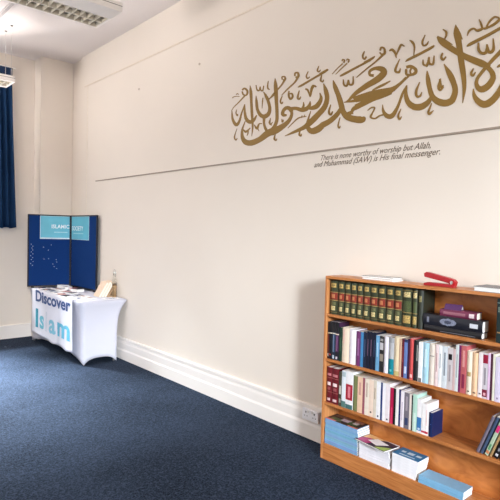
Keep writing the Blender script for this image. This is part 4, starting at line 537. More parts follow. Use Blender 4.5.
# --- other rows
def bars(*zs, c=(60, 56, 54), w=.35):
    return tuple((a, b, c, w, 'spine_title') for a, b in zs)
T = bars
WH, BK = (238, 236, 238), (24, 25, 30)
R2 = [
 ((62, 26, 26), 'black-topped book with a dark red lower spine against the left panel', ((.72, 1, BK), (.68, .71, (200, 180, 150)), (.06, .14, (220, 210, 200), .5, 'spine_emblem'), (.2, .66, (120, 50, 44), .4, 'title_strip')), 1),
 ((22, 26, 36), 'black-topped navy book, second from the left panel', ((.72, 1, BK), (.68, .71, (210, 200, 180)), (.1, .14, (180, 60, 60), .5, 'spine_emblem')), 1),
 ((46, 60, 84), 'black-topped book with a slate blue lower spine', ((.72, 1, BK), (.68, .71, (210, 204, 190)), (.03, .12, (190, 205, 220), .6, 'spine_emblem'), (.2, .66, (104, 124, 150), .3, 'title_strip'), (0, .2, (30, 36, 52))), 1),
 ((60, 34, 62), 'black-topped book with a purple lower spine', ((.72, 1, BK), (.67, .70, (214, 200, 180)), (.03, .10, (210, 200, 210), .5, 'spine_emblem'), (.25, .64, (128, 84, 124), .35, 'title_strip'), (0, .22, (30, 26, 36))), 1),
 ((28, 52, 40), 'thin dark green hardback beside the black-topped ones', T((.3, .7), c=(60, 90, 66)), 1),
 ((232, 214, 192), 'thick cream book right of the thin dark green one', ((.55, .95, (236, 200, 186), .3, 'title_strip', -.5),), 1),
 ((240, 236, 242), 'thick plain white book between the cream and purple ones', ((.02, .9, (206, 198, 206), .08, 'spine_crease', -.75),), 1),
 ((112, 52, 104), 'purple book beside the thick white one', T((.3, .8), c=(150, 100, 146)), 1),
 ((66, 128, 178), 'narrow bright blue book right of the purple one', (), 0),
 ((26, 34, 54), 'dark navy book with a faint title, right of the narrow blue one', T((.3, .8), c=(70, 80, 110), w=.3), 1),
 ((22, 26, 44), 'first of three matching near-black navy books', T((.35, .8), c=(110, 84, 110), w=.2), 1),
 ((22, 26, 44), 'middle one of three matching near-black navy books', T((.35, .8), c=(120, 90, 116), w=.2), 1),
 ((20, 26, 46), 'third of three matching near-black navy books', T((.35, .8), c=(60, 70, 104), w=.2), 1),
 ((108, 164, 204), 'sky blue book right of the navy ones', T((.4, .8), c=(160, 200, 226)), 0),
 ((40, 38, 40), 'black paperback with pale patches on its spine', ((.62, .82, (196, 192, 196), .8, 'pale_patch'), (.3, .5, (150, 138, 124), .8, 'pale_patch'), (.86, .93, (150, 146, 146), .7, 'pale_patch')), 0),
 ((226, 222, 234), 'lilac-white book right of the black patched paperback', (), 1),
 ((176, 178, 182), 'grey book with a teal lower spine', ((0, .42, (20, 126, 138)), (.86, .99, (150, 152, 156)), (.08, .14, (100, 190, 196), .4, 'spine_emblem')), 1),
 ((226, 208, 176), 'cream-tan book between the teal and red ones', ((.0, .12, (196, 178, 120), .9, 'spine_foot'),), 1),
 ((214, 176, 150), 'thin peach paperback beside the cream-tan book', (), 0),
 ((96, 26, 40), 'narrow dark red book beside the peach paperback', T((.4, .8), c=(140, 60, 60)), 1),
 ((104, 128, 186), 'periwinkle blue book with white marks near the foot', ((.12, .3, (206, 216, 236), .6, 'spine_emblem'), (.92, 1, (36, 48, 88))), 0),
 ((58, 24, 52), 'narrow dark plum book left of the salmon one', (), 1),
 ((206, 84, 84), 'salmon red book with a pale foot', ((.05, .13, (236, 190, 186), .6, 'spine_emblem'),), 1),
 ((22, 22, 26), 'narrow black book right of the salmon one', (), 1),
 ((54, 54, 56), 'charcoal book with a grey title strip', ((.5, .9, (150, 150, 146), .4, 'title_strip'),), 1),
 ((236, 236, 236), 'white book left of the pale blue one', ((.0, .1, (120, 116, 116), .8, 'spine_foot'),), 0),
 ((166, 206, 224), 'pale blue book in the middle of the second shelf', T((.4, .85), c=(200, 226, 236)), 1),
 ((226, 216, 204), 'ivory book right of the pale blue one', ((.7, .72, (140, 132, 124), .7, 'spine_title'),), 1),
 ((232, 212, 212), 'pinkish white book right of the ivory one', T((.35, .8), c=(196, 160, 160)), 0),
 ((238, 240, 242), 'clean white paperback between the pinkish and grey-blue ones', T((.45, .8), c=(170, 176, 180), w=.25), 0),
 ((214, 222, 228), 'pale grey-blue book with lettered spine', T((.3, .85), c=(140, 150, 160), w=.3), 0),
 ((204, 196, 198), 'light grey book with a small black square near the top', ((.72, .86, (30, 26, 30), .65, 'black_square'), (.2, .6, (160, 152, 156), .3, 'spine_title')), 0),
 ((206, 178, 178), 'dusty pink thin book beside the black-square one', (), 0),
 ((206, 214, 214), 'tall pale grey-green book', T((.3, .8), c=(160, 170, 172), w=.3), 0),
 ((118, 34, 90), 'tall narrow purple book left of the dusty red one', (), 0),
 ((186, 96, 100), 'tall dusty red book with a mottled spine', ((.1, .4, (130, 40, 70), .5, 'spine_mark'), (.55, .9, (214, 150, 146), .4, 'spine_title')), 0),
 ((228, 216, 196), 'ivory book with a gold ornament at mid spine', ((.42, .52, (176, 148, 96), .7, 'gilt_ornament'), (.06, .09, (90, 80, 74), .4, 'spine_emblem')), 1),
 ((240, 202, 164), 'peach book right of the gold-ornament one', ((.06, .09, (110, 90, 80), .4, 'spine_emblem'),), 1),
 ((236, 226, 228), 'off-white book between the peach and maroon-labelled ones', ((.07, .10, (90, 90, 90), .5, 'spine_emblem'),), 0),
 ((206, 200, 208), 'white book with two maroon blocks on its spine', ((.78, .97, (150, 24, 56)), (.04, .2, (120, 24, 56)), (.07, .13, (220, 170, 180), .5, 'spine_emblem'), (.3, .68, (150, 144, 152), .35, 'spine_title')), 0),
 ((226, 196, 226), 'pale lilac book right of the maroon-blocked one', (), 0),
 ((72, 28, 50), 'narrow dark maroon book near the right edge', (), 0),
 ((226, 226, 208), 'thin greenish white book near the right edge', (), 0),
 ((216, 208, 230), 'thick pale lavender book at the right edge of the picture', ((.06, .1, (150, 140, 170), .3, 'spine_emblem'),), 0)]
def clampy(v): return min(v, 2.416)
rd = random.Random(7)
for (y0, y1, h), (col, lb, mk_, hard) in zip(ROW2, R2):
    h *= .985
    shelf_book(clampy(y0), clampy(y1) if y0 < 2.43 else 2.402, h, .756, rd.uniform(.12, .155), lb + ', on the second shelf down' if len(lb.split()) < 11 else lb, col, mk_, 'books in the row below the gilt set', bool(hard), m_page if rd.random() < .5 else m_pagew)
MA = (104, 26, 34)
mam = ((.06, .13, (226, 196, 196), .55, 'spine_emblem'), (.49, .58, (236, 214, 214), .6, 'spine_emblem'), (.76, .83, (190, 120, 124), .7, 'spine_emblem'), (.3, .31, (170, 110, 100), .9), (.7, .71, (170, 110, 100), .9), (.36, .44, (150, 80, 84), .5, 'spine_title'))
R3 = [
 (MA, 'maroon volume with white roundels against the left panel', mam, 1),
 (MA, 'second maroon volume with white roundels', mam, 1),
 ((70, 66, 52), 'thin dark olive and grey book right of the maroon pair', ((.35, .6, (190, 186, 176), .6, 'pale_patch'), (.1, .22, (150, 146, 136), .6, 'pale_patch')), 1),
 ((224, 230, 236), 'white book with a grey-green foot left of the red-labelled one', ((0, .17, (86, 122, 116)), (.84, .97, (170, 186, 192), .9, 'spine_head')), 0),
 ((236, 236, 238), 'thick white book with a large crimson label', ((.24, .66, (166, 34, 54), .98, 'title_label'), (0, .12, (70, 110, 110)), (.3, .6, (214, 130, 140), .35, 'spine_title')), 0),
 ((116, 122, 78), 'olive green book right of the red-labelled one', (), 1),
 ((232, 196, 168), 'peach paperback right of the olive one', T((.5, .85), c=(200, 150, 140)), 0),
 ((150, 84, 96), 'thin dull rose book between peach and cream', (), 0),
 ((232, 222, 206), 'cream book right of the thin rose one', T((.5, .9), c=(196, 176, 160)), 0),
 ((236, 214, 196), 'pale peach book, left one of two cream spines', T((.1, .14), c=(60, 50, 50)), 0),
 ((216, 206, 190), 'beige spine beside the pale peach one', T((.5, .8), c=(180, 160, 140)), 0),
 ((238, 238, 240), 'white paperback right of the beige one', T((.05, .1), c=(90, 90, 110)), 0),
 ((30, 60, 120), 'very thin royal blue booklet between white books', (), 0),
 ((240, 240, 242), 'narrow white paperback right of the royal blue booklet', (), 0),
 ((234, 226, 230), 'wide white paperback left of the crimson one', T((.05, .09), c=(80, 80, 90)), 0),
 ((176, 24, 70), 'crimson book in the middle of the third shelf', ((0, .45, (206, 60, 96), .5, 'spine_mark'),), 0),
 ((18, 22, 20), 'thin black book right of the crimson one', (), 0),
 ((240, 236, 234), 'white book right of the thin black one', (), 0),
 ((34, 40, 96), 'thin navy book between two white ones', (), 0),
 ((238, 232, 238), 'white book left of the wide grey one', ((.2, .7, (200, 190, 206), .3, 'spine_title'),), 0),
 ((118, 112, 122), 'wide grey book with dark marks', ((.1, .3, (50, 62, 100), .6, 'spine_mark'), (.5, .9, (160, 150, 160), .4, 'spine_title')), 0),
 ((228, 216, 206), 'thin off-white book right of the wide grey one', (), 0),
 ((26, 26, 28), 'very thin black booklet left of the mint one', (), 0),
 ((178, 216, 200), 'mint green book on the third shelf', ((0, .5, (206, 230, 220), .5, 'pale_patch'),), 0),
 ((238, 236, 238), 'white book with a blue lower spine', ((.07, .46, (58, 120, 178), .98, 'blue_block'), (.09, .15, (200, 220, 236), .5, 'spine_emblem')), 0),
 ((240, 238, 238), 'white book before the red-marked one', ((.06, .12, (196, 60, 90), .98, 'red_band'),), 0),
 ((244, 238, 238), 'white book with a red band at its foot', ((.05, .12, (190, 30, 60), .98, 'red_band'), (.3, .8, (230, 190, 190), .15, 'spine_title')), 0),
 ((18, 34, 80), 'short dark blue book at the right end of the row', ((0, 1, (16, 28, 70), .2, 'spine_edge', -.8), (.5, .53, (70, 90, 150), .3, 'spine_title')), 1)]
for (y0, y1, h), (col, lb, mk_, hard) in zip(ROW3, R3):
    if y0 > 2.36: y0, y1 = min(y0, 2.416), min(y1, y1-.004)
    h *= .975
    if h < .16: y1 = y0-.024
    d_ = rd.uniform(.12, .155) if h > .2 else .13
    shelf_book(y0, y1, h, .43, d_, lb + ', on the third shelf down' if len(lb.split()) < 12 else lb, col, mk_, 'books on the third shelf', bool(hard), m_pagew if h < .24 else (m_page if rd.random() < .4 else m_pagew))
# --- lying books on the top shelf
def lying(y0, y1, z, h, d, label, col, marks=(), x=2.95, rz=0, hard=True, group=None, page=None, name='book'):
    """a book on its side: its spine runs along y and looks at the room"""
    r = thing(name, label, 'book', (x, y0, z+.0005+h/2), group)
    r.rotation_euler = Matrix(((0, 1, 0), (0, 0, -1), (-1, 0, 0))).to_euler()
    book_parts(r, h, y0-y1, d, col, marks, hard, page)
    r.rotation_euler = (Matrix.Rotation(rz, 3, 'Z') @ Matrix(((0, 1, 0), (0, 0, -1), (-1, 0, 0)))).to_euler()
    return r
lying(1.648, 1.285, 1.09, .036, .085, 'black book lying flat at the bottom of the three lying books', BK, ((.3, .9, (120, 124, 134), .12, 'spine_line', .5),), page=m_pagew)
lying(1.655, 1.282, 1.127, .068, .09, 'thick black book with silver medallion lying in the middle of the three', (26, 28, 38), ((.30, .58, (124, 130, 150), .62, 'silver_medallion'), (.38, .50, (60, 66, 86), .3, 'silver_medallion'), (.8, .93, (210, 214, 222), .38, 'white_emblem'), (.07, .11, (120, 124, 140), .5, 'spine_mark')), page=m_pagew)
lying(1.545, 1.32, 1.196, .042, .08, 'maroon purple book lying on top of the thick black one', (112, 46, 74), ((.1, .7, (150, 96, 110), .4, 'spine_title'), (.8, .93, (226, 206, 210), .6, 'white_emblem')), rz=.03)
r = thing('booklet', 'small purple booklet tented on the maroon lying book', 'booklet', (2.99, 1.475, 1.239), None, (0, 0, .2)); r.scale = (.6, 1, .8)
bm = bmesh.new(); prism(bm, [(-.055, 0), (-.012, .036), (0, .04), (.055, 0), (.048, 0), (0, .035), (-.048, 0)], 1, -.05, .05); link('cover', bm, mat((88, 54, 94), .5), r)
bm = bmesh.new(); prism(bm, [(-.046, 0), (0, .032), (.046, 0), (.036, 0), (0, .026), (-.036, 0)], 1, -.048, .048); link('page_block', bm, m_pagew, r)
shelf_book(1.205, 1.15, .248, 1.09, .155, 'dark teal volume with gilt bands standing alone at the right edge of the top shelf', (32, 52, 52), ((.9, .92, (140, 160, 150)), (.22, .25, (190, 150, 100), .8), (.7, .82, (110, 130, 120), .7, 'gilt_ornament')))
shelf_book(1.148, 1.10, .245, 1.09, .15, 'dark green volume beside the dark teal one, cut by the picture edge', (36, 44, 34), ((.9, .92, GO),))
# --- more books beyond the picture edge at right, row two
shelf_book(1.165, 1.13, .25, .756, .14, 'white paperback past the lavender book at the right edge', (232, 230, 236))
# --- leaning books, third shelf
def leaning(yb, ang, w, h, d, label, col, marks=(), hard=False, z=.43, x=2.952, group='books leaning at the right of the third shelf'):
    r = thing('book', label, 'book', (x, yb, z+.0015+w/2*math.sin(abs(ang))), group)
    r.rotation_euler = (Matrix.Rotation(ang, 3, 'X') @ Matrix.Rotation(-PI/2, 3, 'Z')).to_euler()
    book_parts(r, w, h, d, col, marks, hard)
    return r
LA = math.radians(20)
leaning(1.283, LA, .018, .245, .15, 'grey-purple hardback leaning right, first of the leaning books', (112, 104, 120), (), True)
leaning(1.259, LA, .014, .25, .15, 'slate blue book leaning between the grey one and the green magazine', (66, 84, 112))
leaning(1.232, LA, .020, .25, .15, 'pale green magazine leaning right with mottled spine', (176, 196, 170), ((.05, .12, (200, 130, 90), .9, 'spine_mark'), (.15, .3, (90, 150, 110), .6, 'spine_mark'), (.62, .8, (214, 50, 120), .9, 'pink_block')))
leaning(1.208, LA, .012, .24, .15, 'tan-edged thin book leaning before the black one', (170, 140, 96))
leaning(1.18, LA, .024, .23, .15, 'black book with white marks leaning at the right edge', BK, ((.06, .12, (220, 220, 226), .6, 'white_emblem'), (.2, .28, (160, 162, 170), .4, 'white_emblem')))
leaning(1.148, LA, .03, .24, .15, 'dark brown book behind the black leaning one', (60, 44, 36))
# --- bottom shelf stacks
def booklet(x0, y0, z, t, ln, dp, label, col, group, rz=0, top=None, page=None):
    """flat booklet; ln along y, dp into the shelf; corner x0,y0 is its front left"""
    r = thing('booklet', label, 'booklet', (x0, y0, z), group, (0, 0, rz))
    ct = .0012
    bm = bmesh.new(); box(bm, 0, dp, -ln, 0, 0, ct); box(bm, 0, dp, -ln, 0, t-ct, t); box(bm, 0, ct, -ln, 0, ct, t-ct)
    link('cover', bm, mat(col, .4, .35, var=.06, scale=25), r)
    boxes('page_block', [(ct, dp-.001, -ln+.001, -.001, ct, t-ct)], page or m_pagew, r)
    return r
pos = ['bottom one', 'second from the bottom', 'third from the bottom', 'fourth from the bottom', 'fifth from the bottom', 'sixth from the bottom', 'seventh from the bottom', 'eighth from the bottom', 'ninth from the bottom', 'tenth from the bottom', 'eleventh from the bottom', 'top one']
rr = random.Random(3)
t = .0153
for i in range(12):
    c = (122+rr.randint(-10, 10), 170+rr.randint(-8, 8), 204+rr.randint(-8, 8))
    o = booklet(2.940+rr.uniform(-.003, .003), 2.412-rr.uniform(0, .004), .1205+i*(t+.0003), t, .293+rr.uniform(-.003, .003), .142, 'light blue booklet in the tall stack by the left panel, ' + pos[i], c, 'light blue booklets stacked by the left panel')
top = o
ph = [(.0, .142, 0, .283, (58, 46, 44)), (.02, .07, .03, .12, (96, 110, 78)), (.05, .10, .10, .17, (196, 176, 186)), (.03, .09, .17, .25, (70, 92, 60)), (.095, .138, .02, .16, (120, 88, 74)), (.0, .02, .0, .09, (206, 120, 130)), (.0, .018, .2, .283, (204, 130, 110)), (.06, .1, .2, .24, (210, 190, 190)), (.1, .14, .19, .26, (160, 110, 90))]
for i, (a, b, c, d_, col) in enumerate(ph):
    boxes('cover_photo' if i == 0 else 'photo_patch', [(a, b, -d_, -c, t, t+.0004+.0003*(i > 0)+.00005*i)], mat(col, .35, var=.25, scale=60), top)
t = .0165
for i in range(7):
    o = booklet(2.940+rr.uniform(0, .005), 2.105-rr.uniform(0, .006), .1205+i*(t+.0004), t, .245+rr.uniform(-.006, .004), .14, 'white booklet in the stack between the blue and the blue-topped stacks, ' + pos[i], (236, 234, 240), 'white booklets in the middle stack', page=m_pagew)
r = thing('magazine', 'glossy magazine with pink, white and green diamonds lying askew on the white stack', 'magazine', (2.925, 2.125, .2425), None, (0, 0, -.13))
boxes('page_block', [(.001, .149, -.259, -.001, 0, .007)], m_pagew, r)
boxes('cover', [(0, .15, -.26, 0, .007, .0082), (0, .15, -.26, 0, -.0008, 0)], mat((52, 44, 66), .3), r)
def flat(nm, pts, col, z, m_parent):
    bm = bmesh.new(); prism(bm, pts, 2, z, z+.0004); return link(nm, bm, mat(col, .3), m_parent)
flat('pink_panel', [(.004, -.02), (.004, -.10), (.075, -.13), (.10, -.05), (.05, -.008)], (176, 36, 110), .0082, r)
flat('orange_panel', [(.07, -.008), (.148, -.008), (.148, -.16), (.12, -.12)], (240, 190, 130), .0083, r)
flat('white_diamond', [(.055, -.07), (.125, -.10), (.105, -.215), (.03, -.165)], (246, 244, 246), .0087, r)
flat('green_panel', [(.004, -.17), (.03, -.19), (.085, -.255), (.004, -.255)], (168, 196, 110), .0086, r)
t = .0175
for i in range(7):
    booklet(2.940+rr.uniform(0, .003), 1.838-rr.uniform(0, .004), .1205+i*(t+.0002), t, .172+.003*i, .13, ('white booklet in the stack of seven with a blue-covered top, ' + pos[i]) if i < 6 else 'white booklet with blue and white cover on top of the right-hand white stack', (242, 242, 246), 'white booklets under the blue cover')
o = [x for x in C.objects if x.name.startswith('booklet') and x.get('label', '').startswith('white booklet with blue')][0]
boxes('blue_cover_panel', [(.0, .13, -.190, 0, t, t+.0006)], mat((40, 118, 168), .35), o)
for a, b, c, d_ in ((.06, .085, .03, .06), (.055, .09, .075, .12), (.06, .085, .135, .17), (.02, .03, .04, .15)):
    boxes('cover_mark', [(a, b, -d_, -c, t+.0006, t+.001)], mat((214, 230, 240), .35), o)
for i in range(2):
    booklet(2.938+.002*i, 1.640-.002*i, .1205+i*.0242, .024, .29, .12, ('long light blue booklet lying flat at the right, ' + ['the lower of two', 'the upper of two'][i]), (122+6*i, 176+4*i, 212+3*i), 'long light blue booklets at the right')

# ------------------------------------------------------------------ things on top of the bookcase
for i, (col, lb) in enumerate((((232, 230, 232), 'thin white magazine lying on the bookcase top, the lower of two'), ((40, 40, 46), 'thin dark-covered magazine on the white one on the bookcase top'))):
    r = thing('magazine', lb, 'magazine', (2.985+.01*i, 2.15+.015*i, TOP+.0006+.0105*i), 'magazines on the bookcase top', (0, 0, -.05+.07*i))
    boxes('page_block', [(.0, .118, -.25, 0, .001, .009)], m_pagew, r); boxes('cover', [(-.001, .12, -.251, .001, .009, .0099), (-.001, .12, -.251, .001, 0, .001)], mat(col, .35), r)
boxes('cover_picture', [(.02, .1, -.24, -.01, .0099, .0102)], mat((206, 202, 200), .4, var=.15), r)
st = thing('stapler', 'red desk stapler standing half open on the bookcase top', 'stapler', (3.0, 1.672, TOP+.0005), None, (0, 0, .0)); st.scale = (1, .95, 1.2)
bm = bmesh.new(); prism(bm, [(.004, 0), (.004, .012), (-.02, .017), (-.17, .017), (-.195, .02), (-.205, 0)], 0, -.022, .022); link('base', bm, mat((160, 22, 32), .3, .4), st, bevel=.002)
bm = bmesh.new(); prism(bm, [(.004, .044), (.008, .062), (-.01, .071), (-.16, .050), (-.198, .042), (-.214, .030), (-.208, .008), (-.180, .008), (-.165, .022)], 0, -.018, .018); link('arm', bm, mat((168, 24, 34), .3, .4), st, bevel=.003)
bm = bmesh.new(); prism(bm, [(-.01, .044), (-.17, .02), (-.17, .03), (-.012, .054)], 0, -.009, .009); link('staple_channel', bm, m_metal, st)
boxes('rubber_pad', [(-.016, .016, -.16, -.01, .0145, .0165)], mat((226, 214, 214), .5), st)
bm = bmesh.new(); tube(bm, [(-.026, -.19, .026), (.026, -.19, .026)], .009, 12); link('hinge_pin', bm, m_metal, st)
r = thing('book', 'grey hardback with white pages lying on the bookcase top at the right', 'book', (2.935, 1.335, TOP+.0006), None, (0, 0, -.03))
boxes('page_block', [(.003, .155, -.24, -.003, .003, .027)], m_pagew, r)
boxes('cover', [(0, .16, -.245, 0, .027, .030), (0, .16, -.245, 0, 0, .003), (.157, .16, -.245, 0, .003, .027)], mat((128, 126, 126), .5), r)

# ------------------------------------------------------------------ draped table
TT = .787
tb = thing('table', 'folding table in a white stretch cover standing in the corner', 'table', (2.83, 6.815, 0))
X0, X1, YA, YC = -.235, .20, -.905, .905       # foot outline (local)
FX0, FX1, FY0, FY1 = -.285, .305, -.955, .895    # top outline
bm = bmesh.new()
NV = 16
def ring(v, n=14):
    """v=0 at the top edge .. 1 at the hem"""
    k = (1-v)**6; pts = []
    x0 = X0+(FX0-X0)*k; x1 = X1+(FX1-X1)*k; ya = YA+(FY0-YA)*k; yc = YC+(FY1-YC)*k
    cs = [(x0, ya), (x1, ya), (x1, yc), (x0, yc)]
    for s in range(4):
        a, b = cs[s], cs[(s+1)%4]; L = math.hypot(b[0]-a[0], b[1]-a[1]); arch = .075 if L < 1 else .10
        for i in range(n):
            u = i/n; e = 1-abs(2*u-1)**3.2
            pin = .012*math.sin(PI*u)*math.sin(PI*v)
            px_ = a[0]+(b[0]-a[0])*u; py_ = a[1]+(b[1]-a[1])*u
            nx, ny = (b[1]-a[1])/L, -(b[0]-a[0])/L
            pts.append((px_-nx*pin, py_-ny*pin, TT-.02 - v*(TT-.02-.004-arch*e)))
    return pts
R_ = [[bm.verts.new(p) for p in ring(v/NV)] for v in range(NV+1)]
n = len(R_[0])
for a, b in zip(R_, R_[1:]):
    for i in range(n): bm.faces.new((a[i], a[(i+1)%n], b[(i+1)%n], b[i]))
tp = [bm.verts.new((v.co.x, v.co.y, TT)) for v in R_[0]]
tp2 = [bm.verts.new((v.co.x*.985, v.co.y*.996, TT+.0)) for v in R_[0]]
for i in range(n): bm.faces.new((tp[i], tp[(i+1)%n], R_[0][(i+1)%n], R_[0][i]))
bmesh.ops.delete(bm, geom=tp2, context='VERTS')
bm.faces.new(tp)
cloth = mat((208, 208, 219), .75, .2, var=.01, scale=5)
o = link('stretch_cover', bm, cloth, tb, smooth=True)
sm = o.modifiers.new('edge', 'EDGE_SPLIT'); sm.split_angle = math.radians(50)
sol = o.modifiers.new('thick', 'SOLIDIFY'); sol.thickness = .003
for sx in (X0+.022, X1-.022):
    for sy in (YA+.03, YC-.03):
        bm = bmesh.new(); tube(bm, [(sx, sy, .001), (sx, sy, TT-.03)], .014, 10); link('leg', bm, mat((120, 122, 126), .4, .5, .8), tb)
# banner
bn = thing('banner', 'white banner reading Discover Islam hanging down the front of the table', 'banner', (2.531, 6.80, 0))
NY, NZ = 72, 24
def fabric_x(i, v):
    i = i/2; return -.006 - .010*v*math.sin(i*.42+1) - .004*math.sin(i*.9+v*3)*v
bm = bmesh.new(); g = []
for j in range(NZ+1):
    row_ = []
    for i in range(NY+1):
        y = .72-1.42*i/NY; v = j/NZ; zb = .145 + .010*math.sin(i*.27) + .012*math.cos(PI*i/NY)
        z = TT+.004 - v*(TT-zb)
        x = fabric_x(i, v)
        row_.append(bm.verts.new((x, y, z)))
    g.append(row_)
fold = [bm.verts.new((.06, .72-1.42*i/NY, TT+.0045)) for i in range(NY+1)]
for i in range(NY): bm.faces.new((fold[i], fold[i+1], g[0][i+1], g[0][i]))
for j in range(NZ):
    for i in range(NY): bm.faces.new((g[j][i], g[j][i+1], g[j+1][i+1], g[j+1][i]))
o = link('fabric', bm, mat((224, 224, 232), .7, .2, var=.01), bn, smooth=True); s_ = o.modifiers.new('t', 'SOLIDIFY'); s_.thickness = .002; s_.offset = 0
NAVY = mat((56, 82, 132), .6)
def banner_word(s, y0, z0, size, wd, m, off, nm='lettering'):
    o = text_mesh(nm, s, m, size, face_mx(0, y0-6.80, z0), bn, offset=off, extrude=.0006, width=wd)
    bmx = bmesh.new(); bmx.from_mesh(o.data); bmesh.ops.triangulate(bmx, faces=bmx.faces)
    bmesh.ops.subdivide_edges(bmx, edges=[e for e in bmx.edges if e.calc_length() > .06], cuts=2, use_grid_fill=False); bmx.to_mesh(o.data); bmx.free()
    for v_ in o.data.vertices:
        i_ = (.72-v_.co.y)/1.42*NY; v_.co.x += fabric_x(i_, (TT-v_.co.z)/(TT-.145)) - .0042
    return o
banner_word('Discover', 7.37, .637, .215, 1.22, NAVY, .006)
for ch, y0, wd, col in (('I', 7.36, .09, (48, 146, 168)), ('s', 7.22, .17, (112, 184, 200)), ('l', 6.97, .05, (206, 214, 224)), ('a', 6.85, .21, (136, 196, 214)), ('m', 6.58, .43, (104, 186, 212))):
    banner_word(ch, y0, .275, .36, wd, mat(col, .6), .009)

# ------------------------------------------------------------------ folding display board
BB = .805
db = thing('display_board', 'blue felt folding display board standing open on the table in the corner', 'display board', (3.1, 7.55, TT))
FELT = mat((18, 52, 108), .9, .1, var=.08, scale=90, bump=.2, bscale=300); FR = mat((30, 30, 38), .5)
def panel(name, p0, p1, side):
    """upright panel between two floor points; side +1/-1 picks the pinned face"""
    a, b = Vector(p0), Vector(p1); L = (b-a).length; u = (b-a)/L; nrm = Vector((u.y, -u.x))*side
    z0, z1 = BB-TT, 1.862-TT
    def P(s, n_, z): q = a+u*s+nrm*n_; return (q.x-3.1, q.y-7.55, z)
    def bx(bm, s0, s1, n0, n1, c0, c1):
        vs_ = [bm.verts.new(P(s, n_, z)) for s, n_, z in ((s0,n0,c0),(s1,n0,c0),(s1,n1,c0),(s0,n1,c0),(s0,n0,c1),(s1,n0,c1),(s1,n1,c1),(s0,n1,c1))]
        for f in ((0,3,2,1),(4,5,6,7),(0,1,5,4),(1,2,6,5),(2,3,7,6),(3,0,4,7)): bm.faces.new([vs_[k] for k in f])
    bm = bmesh.new(); bx(bm, .018, L-.018, -.008, .008, z0+.018, z1-.018); fo = link('felt_panel', bm, FELT, db)
    bm = bmesh.new(); bx(bm, 0, L, -.012, .012, z1-.018, z1); bx(bm, 0, L, -.012, .012, z0, z0+.018); bx(bm, 0, .018, -.012, .012, z0+.018, z1-.018); bx(bm, L-.018, L, -.012, .012, z0+.018, z1-.018)
    link('frame', bm, FR, db)
    for s in (.05, L-.09):
        bm = bmesh.new(); bx(bm, s, s+.04, -.01, .01, .0015, z0); link('foot', bm, FR, db)
    return P, bx
PA, bxa = panel('a', (2.497, 7.66), (3.08, 7.53), 1)
PB, bxb = panel('b', (3.085, 7.505), (3.10, 6.66), 1)
CY = mat((104, 184, 204), .45, var=.06, scale=6)
LA_ = math.hypot(3.08-2.497, 7.53-7.66)
def flat_on(bx, name, s0, s1, z0, z1, m, n0=.0085, n1=.0095, parent=None):
    bm = bmesh.new(); bx(bm, s0, s1, n0, n1, z0-TT, z1-TT); return link(name, bm, m, parent or db)
pa = bpy.data.objects.new('poster', None)
bpy.data.objects.remove(pa)
EDG = mat((214, 228, 234), .5)
flat_on(bxa, 'poster_margin', .165, LA_-.019, 1.505, 1.845, EDG, .008, .0088)
flat_on(bxa, 'poster', .172, LA_-.019, 1.525, 1.840, CY, .0088, .0096)
flat_on(bxb, 'poster_margin', .019, .60, 1.505, 1.845, EDG, .008, .0088)
flat_on(bxb, 'poster', .019, .592, 1.510, 1.840, CY, .0088, .0096)
def on_panel(P, s, n_, z, L0, L1):
    o0 = Vector(P(s, n_, z-TT)); uu = (Vector(P(s+1, n_, z-TT))-o0); nn = (Vector(P(s, n_+1, z-TT))-o0)
    return Matrix(((uu.x, 0, nn.x, o0.x), (uu.y, 0, nn.y, o0.y), (0, 1, 0, o0.z), (0, 0, 0, 1)))
LT = mat((244, 246, 248), .5)
text_mesh('lettering', 'ISLAMIC', LT, .078, on_panel(PA, .325, .0098, 1.665, 0, 0), db, offset=.0012, extrude=.0004, width=.25)
text_mesh('lettering', 'SOCIETY', LT, .088, on_panel(PB, .03, .0098, 1.640, 0, 0), db, offset=.0012, extrude=.0004, width=.38)
flat_on(bxa, 'small_print', .36, .55, 1.60, 1.612, mat((170, 212, 224), .5), .0096, .0099)
flat_on(bxb, 'small_print', .08, .42, 1.59, 1.602, mat((170, 212, 224), .5), .0096, .0099)
rp = random.Random(11)
for k in range(22):
    if k < 12: s, z = .035+rp.uniform(0, .02)+(.02 if k % 2 else 0), 1.42-.028*k
    elif k < 17: s, z = rp.uniform(.2, .32), rp.uniform(1.2, 1.42)
    else: s, z = rp.uniform(.34, .45), rp.uniform(1.05, 1.22)
    bm = bmesh.new(); bxa(bm, s, s+.009, .008, .012, z-TT, z+.009-TT); link('pin', bm, mat((190, 200, 216), .4), db)

